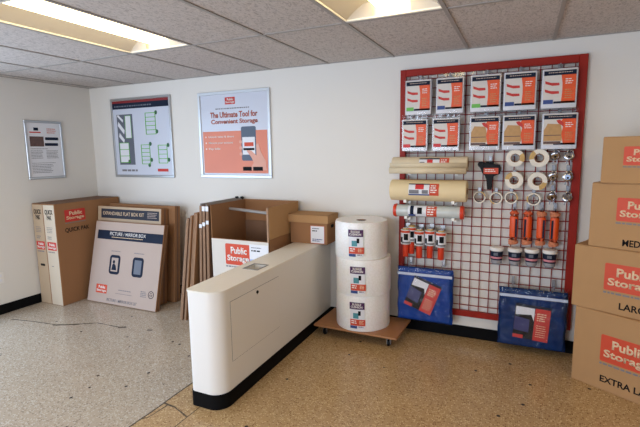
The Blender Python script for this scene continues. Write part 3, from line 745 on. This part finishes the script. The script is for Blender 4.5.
# ---- cover packs: two rows of five
def pack(cx, zt, w_, h_, tagm, sofa, label, y=-.115, tilt=0):
    t = thing('cover_pack', label, 'packaged cover', (cx, y, zt - h_), 0, 'packaged furniture covers on the red grid')
    # hanging hole tab above
    M = face((0, 0, 0)); hw = w_ / 2
    bm = bmesh.new()
    vs = bx(bm, (-hw, -.0, 0), (hw, .042, h_ - .012), bevel=.008, seg=2)
    obj('folded_cover', bm, PAPER, t, True)
    bm = bmesh.new(); bx(bm, (-hw - .006, -.004, -.006), (hw + .006, .046, h_ - .004), bevel=.006)
    bx(bm, (-hw, .012, h_ - .004), (-.012, .0135, h_ + .022)); bx(bm, (.012, .012, h_ - .004), (hw, .0135, h_ + .022)); bx(bm, (-.012, .012, h_ + .014), (.012, .0135, h_ + .022)); obj('clear_pouch', bm, PFILM2, t)
    n = .0055
    def p(name, u0, v0, u1, v1, m, nn=n): return patch(name, M, -hw + u0 * w_, v0 * h_, -hw + u1 * w_, v1 * h_, m, t, n=nn, n0=.0045)
    t0 = t; t = p('insert_card', .05, .11, .95, .93, mat('ivory_card', srgb(212, 204, 196), .5, var=.05))
    p('header_band', .05, .795, .95, .905, NAVY, n + .001); greek(M, -hw + .18 * w_, .84 * h_, -hw + .84 * w_, .868 * h_, 1, PALE, t, n=n + .002, short=.98, fill=.7)
    bm = bmesh.new()
    prism(bm, [(-hw + u * w_, v * h_) for u, v in (((.56, .12), (.95, .12), (.95, .80), (.54, .80), (.58, .6), (.585, .4)) if not sofa else ((.62, .12), (.95, .12), (.95, .80), (.58, .80), (.52, .72), (.60, .62), (.56, .4)))], .0045, n + .001, M); obj('orange_panel', bm, ORANGE, t)
    greek(M, -hw + .66 * w_, .55 * h_, -hw + .88 * w_, .7 * h_, 3, INKW, t, n=n + .002, fill=.4); greek(M, -hw + .66 * w_, .2 * h_, -hw + .88 * w_, .45 * h_, 5, SOFA, t, n=n + .002, fill=.35)
    p('footer_band', .35, .115, .95, .165, NAVY, n + .001)
    if sofa:
        bm = bmesh.new()
        for o_ in (((.06, .22), (.58, .22), (.58, .46), (.53, .66), (.16, .68), (.06, .50)),): prism(bm, [(-hw + u * w_, v * h_) for u, v in o_], .0045, n + .0008, M)
        obj('sofa_print', bm, SOFA, t)
        bm = bmesh.new(); prism(bm, [(-hw + u * w_, v * h_) for u, v in ((.40, .76), (.50, .78), (.60, .70), (.62, .58), (.54, .64), (.46, .68))], .0045, n + .0022, M); obj('strap_print', bm, LOGOR, t)
        bm = bmesh.new(); bx(bm, (-hw + .06 * w_, .36 * h_, .005), (-hw + .55 * w_, .38 * h_, n + .0016), M); bx(bm, (-hw + .06 * w_, .14 * h_, .005), (-hw + .55 * w_, .21 * h_, n + .0016), M); obj('sofa_shade_print', bm, BROWNP, t)
    else:
        bm = bmesh.new()
        for v in (.60, .40):
            prism(bm, [(-hw + a * w_, (v + b_) * h_) for a, b_ in ((.09, .07), (.26, .02), (.49, .01), (.50, -.05), (.30, -.055), (.10, .0))], .0045, n + .001, M)
        obj('bed_print', bm, LOGOR, t)
        p('size_tag', .06, .11, .34, .21, tagm, n + .0015)
    hook(cx, zt + .008, .098)
    return t0
S = ['leftmost', 'second from left', 'third from left', 'fourth from left', 'rightmost']
tc = [(GREEN, 'green'), (BLUEI, 'blue'), (GREEN, 'green'), (BLUEI, 'blue'), (BLUEI, 'blue')]
r1 = [(4.028, .215), (4.281, .215), (4.550, .222), (4.793, .228), (5.055, .230)]
for k, (cx, w_) in enumerate(r1): pack(cx, 2.205, w_, .295, tc[k][0], False, 'packaged cover with %s tag, %s in the top row of the grid' % (tc[k][1], S[k]))
r2 = [(4.003, .212), (4.256, .215), (4.553, .225), (4.799, .232), (5.071, .232)]
for k, (cx, w_) in enumerate(r2):
    pack(cx, 1.888, w_, .275, REDI, k > 1, ('packaged cover with red tag, %s in the second row of the grid' if k < 2 else 'packaged sofa cover with tan picture, %s in the second row of packs') % S[k])

# ---- wide rolls on brackets
def bracket(x, z, y):
    bm = bmesh.new(); lx = x - 3.86
    bx(bm, (lx - .012, y - .04, z - .012), (lx + .012, -.035, z), bevel=.001); bx(bm, (lx - .012, -.041, z - .04), (lx + .012, -.034, z + .05)); bx(bm, (lx - .012, y - .052, z - .012), (lx + .012, y - .04, z + .012))
    return obj('bracket', bm, FIXW, GW)
def wide_roll(name, label, cat, x0, x1, y, z, r, m, capm=None, lab=None, lip=False):
    t = thing(name, label, cat, (x0, y, z), 0, None); L_ = x1 - x0
    Mx = Matrix.Rotation(R(90), 4, 'Y')
    bm = bmesh.new()
    lathe(bm, [(.026, 0), (r - .006, 0), (r - .001, .004), (r, .012), (r, L_ - .012), (r - .001, L_ - .004), (r - .006, L_), (.026, L_)], Mx, 40, close=True)
    obj('roll', bm, m, t, True)
    bm = bmesh.new(); lathe(bm, [(.021, -.002), (.026, -.002), (.026, L_ + .002), (.021, L_ + .002)], Mx, 24, close=True); obj('core', bm, KRAFTD, t, True)
    if lip:
        bm = bmesh.new(); pts = []
        for k in range(13): a = R(200 + 150 * k / 12 * -1); 
        prof = [(-r * math.cos(R(a)) , r * math.sin(R(a))) for a in (10, -5, -20, -35)]
        cx, cz = prof[-1][0] - .012, prof[-1][1] - .018
        prof += [(cx - .024 * math.cos(R(a)), cz + .024 * math.sin(R(a))) for a in range(80, -200, -28)]
        out = []
        for (a0, b0), (a1, b1) in zip(prof, prof[1:]):
            for nx in (0,):
                q_ = [bm.verts.new(v) for v in ((-.012, a0, b0), (L_ - .005, a0, b0), (L_ - .005, a1, b1), (-.012, a1, b1))]; bm.faces.new(q_)
        bmesh.ops.remove_doubles(bm, verts=bm.verts, dist=1e-5)
        o_ = obj('loose_end', bm, m, t, True); md = o_.modifiers.new('t', 'SOLIDIFY'); md.thickness = .004; md.offset = 1
    if capm:
        for s in (0, 1):
            bm = bmesh.new(); c = L_ if s else 0; d = 1 if s else -1
            lathe(bm, [(0, c - d * .004), (r + .004, c - d * .004), (r + .006, c + d * .008), (r, c + d * .024), (r * .5, c + d * .028), (0, c + d * .028)], Mx, 32); obj('end_cap', bm, capm, t, True)
    A0 = R(-90 + 8)   # label faces the room, turned a little upward
    def bend(p):
        a = p.y / r + .12; rr = r + p.z; return Vector((p.x, -rr * math.cos(a), rr * math.sin(a)))
    lp = t
    for (nm, u0, v0, u1, v1, mm, nn) in lab or ():
        bm = bmesh.new(); seg = 6
        for k in range(seg):
            a0, a1 = v0 + (v1 - v0) * k / seg, v0 + (v1 - v0) * (k + 1) / seg
            bm.faces.new([bm.verts.new(bend(Vector(p))) for p in ((u0, a0, nn), (u1, a0, nn), (u1, a1, nn), (u0, a1, nn))])
        bmesh.ops.remove_doubles(bm, verts=bm.verts, dist=1e-6); lo_ = obj(nm, bm, mm, lp, True); lp = lo_ if nm == 'label' and lp is t else lp
    return t, bend
# kraft paper roll
r = .058
t, bend = wide_roll('paper_roll', 'tan paper roll with loose curled end, highest of the wide rolls', 'paper roll', 3.825, 4.44, -.13, 1.507, r, TAN, lip=True,
    lab=[('label', .235, -.035, .475, .045, PAPER, .001), ('label_header', .235, .032, .40, .045, NAVY, .002), ('label_picture', .30, -.03, .345, .03, REDI, .002), ('label_side', .40, -.035, .475, .045, LOGO, .002), ('label_picture', .24, -.03, .28, .01, INKG, .002)])
greek(I4, .41, -.02, .465, .03, 3, INKW, t, n=.003, bend=bend)
bracket(3.95, 1.507 - .060, -.13); bracket(4.34, 1.507 - .060, -.13)
r = .088
t, bend = wide_roll('foam_roll', 'thick cream foam roll, middle of the wide rolls', 'foam roll', 3.822, 4.442, -.15, 1.287, r, CREAM,
    lab=[('label', .165, -.045, .41, .055, PAPER, .001), ('label_side', .335, -.045, .41, .055, LOGO, .002), ('label_picture', .22, .005, .29, .052, REDI, .002), ('label_header', .165, .045, .335, .055, NAVY, .0022), ('label_footer', .165, -.045, .335, -.034, BLUEI, .0022), ('label_picture', .17, -.03, .25, .0, INKG, .002), ('label_picture', .275, -.03, .325, .0, INKG, .002)])
greek(I4, .345, -.03, .40, .04, 4, INKW, t, n=.003, bend=bend)
bracket(3.95, 1.287 - .090, -.15); bracket(4.34, 1.287 - .090, -.15)
r = .052
t, bend = wide_roll('stretch_wrap_roll', 'clear stretch wrap roll with red end caps, lowest of the wide rolls', 'stretch wrap', 3.862, 4.395, -.12, 1.108, r, FILM, REDP,
    lab=[('label', .105, -.05, .26, .048, PAPER, .001), ('label_picture', .125, -.03, .155, .048, NAVY, .002), ('label_picture', .185, -.025, .225, .03, INKB, .002), ('label_picture', .11, -.05, .17, -.03, BLUEI, .0022), ('label_side', .26, -.05, .345, .048, LOGO, .0012)])
greek(I4, .27, -.04, .335, .04, 4, INKW, t, n=.003, bend=bend)
bracket(3.95, 1.108 - .054, -.12); bracket(4.34, 1.108 - .054, -.12)

# ---- tape dispenser gun
t = thing('tape_gun', 'black tape gun with orange-red label hanging on the red grid', 'tape dispenser', (4.60, -.075, 1.30)); M = face((0, 0, 0))
bm = bmesh.new()
prism(bm, [(-.075, .215), (-.045, .215), (.075, .195), (.085, .17), (.078, .125), (.03, .11), (.022, .07), (.02, .0), (-.014, .0), (-.018, .07), (-.03, .11), (-.055, .13), (-.062, .16), (-.085, .19)], -.018, .018, M)
bmesh.ops.bevel(bm, geom=bm.edges[:], offset=.003, segments=1, affect='EDGES'); obj('body', bm, BLKP, t)
bm = bmesh.new(); lathe(bm, [(0, -.024), (.022, -.024), (.024, -.02), (.024, .02), (.022, .024), (0, .024)], M @ Matrix.Translation((-.066, .2, 0)), 20); obj('roller', bm, BLKP, t, True)
patch('label', M, -.045, .125, .065, .172, LOGO, t, n=.0195, n0=.017); greek(M, -.035, .135, .055, .162, 2, INKW, t, n=.0205)
bm = bmesh.new(); bx(bm, (.06, .06, -.02), (.10, .20, .0), M, bevel=.004); obj('clear_blister', bm, PFILM2, t)
hook(4.60, 1.515, .06)
patch('hang_card', M, -.03, .19, .03, .225, BLKP, t, n=-.002, n0=-.005)

# ---- tape rolls
def tape_roll(cx, cz, r, ri, d, y, tail, label, grp):
    t = thing('tape_roll', label, 'tape roll', (cx, y, cz), 0, grp)
    M = face((0, 0, 0))
    bm = bmesh.new(); lathe(bm, [(ri, 0), (r, 0), (r, d), (ri, d)], M @ Matrix.Translation((0, 0, -d / 2)), 40, close=True); obj('tape', bm, TAPEW, t, True)
    bm = bmesh.new(); lathe(bm, [(ri - .004, 0), (ri, 0), (ri, d + .002), (ri - .004, d + .002)], M @ Matrix.Translation((0, 0, -d / 2 - .001)), 32, close=True); obj('core', bm, DARKP if r < .05 else KRAFT, t, True)
    bm = bmesh.new(); nn = 8
    for k in range(nn):
        a0, a1 = tail + 1.1 * k / nn, tail + 1.1 * (k + 1) / nn
        q_ = [(rr * math.cos(a), rr * math.sin(a), d / 2 + .0012) for rr, a in ((ri + .002, a0), (r + .001, a0), (r + .001, a1), (ri + .002, a1))]
        bm.faces.new([bm.verts.new(M @ Vector(v)) for v in q_])
    bmesh.ops.remove_doubles(bm, verts=bm.verts, dist=1e-6); obj('tape_tail', bm, TAPEB, t)
    hook(cx, cz + ri - .0075, abs(y) - .01, .008)
gr = 'wide tape rolls hanging on the red grid'
tape_roll(4.782, 1.549, .066, .033, .048, -.075, -.5, 'large white tape roll, upper left of the four wide rolls', gr)
tape_roll(4.949, 1.547, .068, .034, .048, -.075, 2.2, 'large white tape roll, upper right of the four wide rolls beside the padlocks', gr)
tape_roll(4.781, 1.377, .066, .033, .048, -.075, 1.9, 'large white tape roll, lower left of the four wide rolls', gr)
tape_roll(4.945, 1.372, .068, .034, .048, -.075, -1.3, 'large white tape roll, lower right of the four wide rolls', gr)
gr = 'thin tape rolls hanging on the red grid'
for k, (x, z, lb) in enumerate(((4.527, 1.233, 'leftmost under the tape gun'), (4.654, 1.23, 'second from left'), (4.765, 1.236, 'third from left'), (4.926, 1.229, 'rightmost beside the padlocks'))):
    tape_roll(x, z, .049, .038, .022, -.055, (.2, 3.4, -.4, 2.6)[k], 'thin pale tape ring in the row of four, ' + lb, gr)

# ---- padlocks in pairs
def padlock(cx, cz, rot, label):
    t = thing('disc_padlock', label, 'padlock', (cx, -.075, cz), 0, 'round steel padlocks on the red grid'); M = face((0, 0, 0))
    bm = bmesh.new(); lathe(bm, [(0, -.013), (.028, -.013), (.034, -.008), (.035, 0), (.034, .008), (.028, .013), (.02, .0135), (.018, .011), (0, .011)], M @ Matrix.Rotation(rot, 4, 'X'), 32); obj('body', bm, CHROME, t, True)
    bm = bmesh.new(); M2 = M @ Matrix.Translation((.006, .024, 0)); tube(bm, [M2 @ Vector((.02 * math.cos(R(a)), .02 * math.sin(R(a)), .004)) for a in range(-20, 201, 20)], .004, 8); obj('shackle', bm, CHROME, t, True)
    bm = bmesh.new(); lathe(bm, [(0, 0), (.008, 0), (.008, .003), (0, .003)], M @ Matrix.Translation((0, -.006, .012)), 16); obj('keyway', bm, BLKP, t)
    bm = bmesh.new()
    for s in (-1, 1): bx(bm, (-.004 + s * .004, -.06, .0), (.004 + s * .004, -.03, .003), M @ Matrix.Rotation(s * .2, 4, 'Z'))
    obj('key', bm, STEEL, t)
    hook(cx + .004, cz + .0375, .055, .01)
for k, (x, z) in enumerate(((5.058, 1.562), (5.148, 1.562), (5.050, 1.405), (5.148, 1.405), (5.051, 1.253), (5.152, 1.250))):
    padlock(x, z, (.5, -.3, .3, 0, .6, -.5)[k], 'round steel padlock, %s of the %s pair beside the right frame' % (('left', 'right')[k % 2], ('top', 'middle', 'bottom')[k // 2]))

# ---- ropes
def rope_pack(cx, z0, z1, label, pale, k):
    t = thing('rope_bundle', label, 'rope', (cx, -.075, 0), 0, 'orange rope bundles on the red grid')
    bm = bmesh.new()
    n = 6; zt, zb = z1 - .012, z0 + .012
    for j in range(n):
        a = 2 * PI * j / n + k; x = .019 * math.cos(a); y = .013 * math.sin(a)
        pts = [(x * .4, y, zb), (x * 1.3, y * 1.2, zb + .02)] + [(x + .003 * math.sin(9 * q_ + j), y, zb + .02 + (zt - zb - .04) * q_ / 6) for q_ in range(1, 6)] + [(x * 1.3, y * 1.2, zt - .02), (x * .4, y, zt)]
        tube(bm, pts, .0115, 8)
    obj('rope_strands', bm, ROPE, t, True)
    for zc in ((zb + .014, zt - .014) if pale else (zb + .012,)):
        bm = bmesh.new()
        for j in range(3): torus(bm, Matrix.Translation((0, 0, zc + (j - 1) * .009)) @ Matrix.Rotation(R(9 * (j - 1)), 4, 'Y'), .028, .0095, 18, 6)
        obj('rope_coil', bm, ROPEC, t, True)
    bm = bmesh.new(); lathe(bm, [(.030, zb + .055), (.031, zb + .06), (.031, zt - .045), (.030, zt - .04)], I4, 20); obj('sleeve', bm, ORANGE, t, True)
    M = face((0, -.0, 0)); bm = bmesh.new(); bx(bm, (-.024 if k % 2 else .010, z0 + .07, .030), (-.010 if k % 2 else .024, z1 - .07, .0335), M); obj('label', bm, NAVY, t)
    bm = bmesh.new(); torus(bm, Matrix.Translation((0, 0, z1 + .004)) @ Matrix.Rotation(R(90), 4, 'Y'), .012, .0025, 14, 6); obj('hang_loop', bm, BLKP, t, True)
    hook(cx, z1 + .010, .06)
for k, (x, z0, z1) in enumerate(((4.795, .862, 1.145), (4.892, .866, 1.145), (4.988, .866, 1.145), (5.080, .862, 1.145))):
    rope_pack(x, z0, z1, 'orange rope bundle, %s of the four hanging above the tubs' % ('leftmost', 'second from left', 'third from left', 'rightmost')[k], k > 1, k)

# ---- tubs
def tub(cx, cz, label):
    t = thing('plastic_tub', label, 'tub', (cx, -.10, cz - .068), 0, 'small lidded tubs on the red grid')
    bm = bmesh.new(); lathe(bm, [(0, 0), (.036, 0), (.04, .004), (.048, .108), (0, .108)], I4, 32); obj('tub_body', bm, mat('grey_clear_tub', srgb(150, 148, 152), .25, var=.2, scale=40), t, True)
    bm = bmesh.new(); lathe(bm, [(0, .105), (.052, .105), (.054, .110), (.053, .128), (.048, .132), (0, .132)], I4, 32); obj('lid', bm, WHITE, t, True)
    bm = bmesh.new(); lathe(bm, [(.0435, .03), (.0485, .1)], I4, 32); bmesh.ops.remove_doubles(bm, verts=bm.verts, dist=1e-6); obj('label', bm, NAVY, t, True)
    bm = bmesh.new(); lathe(bm, [(.0452, .042), (.0464, .058)], I4, 32); obj('label_stripe', bm, mat('pink_ink', srgb(206, 130, 140), .5), t, True)
    M = face((0, -.049, 0)); patch('label_picture', M, -.02, .07, .012, .092, GREYROOF, t, n=.0016)
    bm = bmesh.new(); lx = cx - 3.86; zz = cz - .068
    bx(bm, (lx - .03, -.145, zz - .005), (lx + .03, -.034, zz), bevel=.001); bx(bm, (lx - .02, -.041, zz - .004), (lx + .02, -.034, zz + .05)); obj('shelf_bracket', bm, STEEL, GW)
for k, (x, z) in enumerate(((4.678, .777), (4.812, .779), (4.932, .782), (5.058, .785))):
    tub(x, z, 'small white-lidded tub with navy label, %s of the four under the ropes' % ('leftmost', 'second from left', 'third from left', 'rightmost')[k])

# ---- small hand wraps with red handles
def hand_wrap(cx, label, y=-.12, zb=.705):
    t = thing('hand_stretch_wrap', label, 'stretch wrap', (cx, y, zb), 0, 'small hand wraps with red handles on the red grid')
    bm = bmesh.new(); lathe(bm, [(0, 0), (.022, 0), (.026, .006), (.026, .112), (0, .112)], I4, 24); obj('handle', bm, REDP, t, True)
    bm = bmesh.new(); lathe(bm, [(0, .11), (.040, .11), (.043, .114), (.043, .236), (.040, .24), (0, .24)], I4, 28); obj('wrap', bm, FILM, t, True)
    def arc(name, a0, a1, z0, z1, m, rr):
        bm = bmesh.new(); s = 10
        for k in range(s):
            p, q_ = a0 + (a1 - a0) * k / s, a0 + (a1 - a0) * (k + 1) / s
            bm.faces.new([bm.verts.new(v) for v in ((rr * math.cos(p), rr * math.sin(p), z0), (rr * math.cos(q_), rr * math.sin(q_), z0), (rr * math.cos(q_), rr * math.sin(q_), z1), (rr * math.cos(p), rr * math.sin(p), z1))])
        bmesh.ops.remove_doubles(bm, verts=bm.verts, dist=1e-6); obj(name, bm, m, t, True)
    c = -PI / 2 - .08
    arc('label', c - 1.4, c + 1.4, .116, .234, PAPER, .0436); arc('label_header', c - 1.3, c + 1.2, .212, .232, LOGO, .0442)
    arc('label_picture', c - .1, c + .75, .150, .205, INKB, .0442); arc('label_picture', c - .9, c - .35, .128, .175, INKB, .0442); arc('label_footer', c - .5, c + 1.2, .12, .136, INKG, .0444)
    bm = bmesh.new(); lathe(bm, [(0, .238), (.026, .238), (.026, .252), (0, .252)], I4, 24); obj('upper_hub', bm, TAPEB, t, True)
    return t
for k, (x, y, zb) in enumerate(((3.942, -.12, .705), (4.060, -.12, .700), (4.150, -.12, .708), (4.224, -.145, .694), (3.985, -.075, .735))):
    if k == 3: x, y, zb = 4.242, -.12, .700
    hand_wrap(x, 'small stretch wrap roll with red handle, ' + ('leftmost in the front row', 'second from left in the front row', 'third from left in the front row', 'rightmost in the front row', 'behind the leftmost one')[k], y if k < 4 else -.088, zb if k < 4 else .725)
    if k < 4:
        bm = bmesh.new(); lx = x - 3.86; zz = zb + .252
        bx(bm, (lx - .018, y - .02, zz), (lx + .018, -.034, zz + .003)); bx(bm, (lx - .018, -.041, zz - .03), (lx + .018, -.034, zz + .03)); obj('bracket', bm, STEEL, GW)

# ---- blue blanket packs
def blanket(x0, x1, z0, z1, y, m, label, cardu, cardv, rot, cs, rz=0):
    W_, HH = x1 - x0, z1 - z0
    t = thing('blanket_pack', label, 'moving blanket', ((x0 + x1) / 2, y, z0), rz, 'packed blue moving blankets under the red grid')
    bm = bmesh.new()
    nx, nz = 26, 26; d = .045
    grid = {}
    for s in (0, 1):
        for i in range(nx + 1):
            for j in range(nz + 1):
                u, v = i / nx, j / nz
                e = min(1, min(u, 1 - u, v, 1 - v) / .06) ** .5
                puff = d * (.25 + .75 * e) + .004 * math.sin(u * 31 + v * 7) * e + .005 * math.sin(v * 24 + 3 * u) * e
                grid[s, i, j] = bm.verts.new((-W_ / 2 + u * W_ + .003 * math.sin(v * 17), (-puff if s == 0 else puff * .8), .004 + v * (HH - .03)))
    for s in (0, 1):
        for i in range(nx):
            for j in range(nz): bm.faces.new((grid[s, i, j], grid[s, i + 1, j], grid[s, i + 1, j + 1], grid[s, i, j + 1]))
    for i in range(nx):
        for j in (0, nz): bm.faces.new((grid[0, i, j], grid[0, i + 1, j], grid[1, i + 1, j], grid[1, i, j]))
    for j in range(nz):
        for i in (0, nx): bm.faces.new((grid[0, i, j], grid[0, i, j + 1], grid[1, i, j + 1], grid[1, i, j]))
    obj('blanket', bm, m, t, True)
    M = face((0, -.052, 0))
    patch('strap', M, -W_ / 2 + .004, HH * .83, W_ / 2 - .004, HH * .83 + .022, STRAP, t, n=.003)
    bm = bmesh.new()
    # crinkled clear bag: front sheet with ripples and a gathered top edge
    nx, nz = 40, 30; g = {}
    rr = random.Random(int(x0 * 100))
    for s in (0, 1):
        for i in range(nx + 1):
            for j in range(nz + 1):
                u, v = i / nx, j / nz
                e = min(1, min(u, 1 - u, v, 1 - v) / .05) ** .5
                top = 1 if v > .95 else 0
                g[s, i, j] = bm.verts.new((-W_ / 2 - .008 + u * (W_ + .016), (-1 if s == 0 else .85) * (.008 + .053 * e + rr.uniform(0, .0035)), v * HH + top * rr.uniform(-.006, .012)))
    for s in (0, 1):
        for i in range(nx):
            for j in range(nz): bm.faces.new((g[s, i, j], g[s, i + 1, j], g[s, i + 1, j + 1], g[s, i, j + 1]))
    for i in range(nx):
        for j in (0, nz): bm.faces.new((g[0, i, j], g[0, i + 1, j], g[1, i + 1, j], g[1, i, j]))
    for j in range(nz):
        for i in (0, nx): bm.faces.new((g[0, i, j], g[0, i, j + 1], g[1, i, j + 1], g[1, i, j]))
    obj('clear_bag', bm, PFILM, t, True)
    Mc = face((0, -.0515, 0)) @ Matrix.Translation((cardu, cardv, 0)) @ Matrix.Rotation(rot, 4, 'Z')
    a, b_ = cs
    t0 = t; t = patch('insert_card', Mc, -a, -b_, a, b_, BLKP, t, n=.003)
    patch('card_side', Mc, .15 * a, -b_, a, b_ * .86, LOGOR, t, n=.004)
    patch('card_header', Mc, -a, b_ * .86, a, b_, NAVY, t, n=.0045)
    bm = bmesh.new(); prism(bm, [(-.95 * a, .84 * b_), (.12 * a, .84 * b_), (.12 * a, .1 * b_), (-.05 * a, .45 * b_), (-.95 * a, .35 * b_)], .003, .0042, Mc); obj('card_picture', bm, PAPER, t)
    bm = bmesh.new(); prism(bm, [(-.98 * a, .25 * b_), (-.12 * a, .15 * b_), (-.12 * a, -.6 * b_), (-.98 * a, -.55 * b_)], .003, .0042, Mc); obj('card_blanket_print', bm, mat('indigo_print', srgb(48, 50, 104), .5, var=.2, scale=60), t)
    patch('card_logo', Mc, -a, -b_, -.4 * a, -.8 * b_, LOGOR, t, n=.0048)
    greek(Mc, .28 * a, .1 * b_, .85 * a, .6 * b_, 4, INKTAN, t, n=.005); greek(Mc, .28 * a, -.85 * b_, .85 * a, -.1 * b_, 6, INKTAN, t, n=.005, fill=.3)
    for s in (-.3, .3):
        hk = hook((x0 + x1) / 2 + s * W_, z1 - .004, .12, .02)
        bm = bmesh.new(); Mh = Matrix.Translation((s * W_, 0, HH - .002)) @ Matrix.Rotation(R(90), 4, 'Y'); torus(bm, Mh, .012, .003, 14, 6); obj('hang_ring', bm, STRAP, t0, True)
blanket(3.878, 4.350, .135, .638, -.115, BLUEF, 'bright blue packed moving blanket with tilted card, hanging left beside the dolly', -.01, .25, R(-20), (.122, .138), R(0))
blanket(4.712, 5.198, .045, .548, -.115, BLUEF2, 'dark blue packed moving blanket hanging right beside the stacked cartons', .0, .225, R(-3), (.125, .14), R(0))

# ------------------------------------------------------------------ stack of new boxes on the right
def stack_box(cx, cy, z, ang_, w_, d, h, txt, label, lg, tx, m):
    t = thing('moving_box', label, 'cardboard box', (cx, cy, z), -R(ang_), 'stacked moving boxes at the right')
    bm = bmesh.new(); bx(bm, (0, 0, 0), (w_, d, h - .003), bevel=.004); obj('box_body', bm, m, t)
    bm = bmesh.new(); bx(bm, (.003, .003, h - .003), (w_ - .003, d / 2 - .001, h)); bx(bm, (.003, d / 2 + .001, h - .003), (w_ - .003, d - .003, h)); obj('top_flap', bm, m, t)
    bm = bmesh.new(); bx(bm, (-.0006, d / 2 - .025, h - .06), (w_ * .0 + .001, d / 2 + .025, h + .0004)); bx(bm, (0, d / 2 - .025, h), (w_, d / 2 + .025, h + .0004)); obj('tape', bm, TAPEB, t)
    M = face((0, 0, 0))
    logo(M, *lg, t, under=INKG, ink=INKTAN)
    text(txt, M, *tx, INKB, t, n=.0018, bold=.02)
    return t
KX = KRAFT2
stack_box(5.218, -.435, 0, 31, .61, .46, .538, 'EXTRA LARGE', 'extra large brown moving box standing on the floor, lowest of the right stack', (.175, .205, .485, .39), (.185, .06, .56, .105), KX)
stack_box(5.190, -.428, .5385, 26, .62, .46, .43, 'LARGE', 'large brown moving box, second from the floor in the right stack', (.19, .155, .50, .335), (.285, .04, .46, .085), KX)
stack_box(5.262, -.455, .969, 24, .46, .42, .425, 'MEDIUM', 'medium brown moving box, third from the floor in the right stack', (.15, .185, .415, .335), (.195, .025, .375, .068), KX)
stack_box(5.300, -.50, 1.3945, 17, .42, .32, .293, 'SMALL', 'small brown moving box, topmost of the right stack', (.115, .115, .345, .23), (.225, .01, .365, .04), KX)
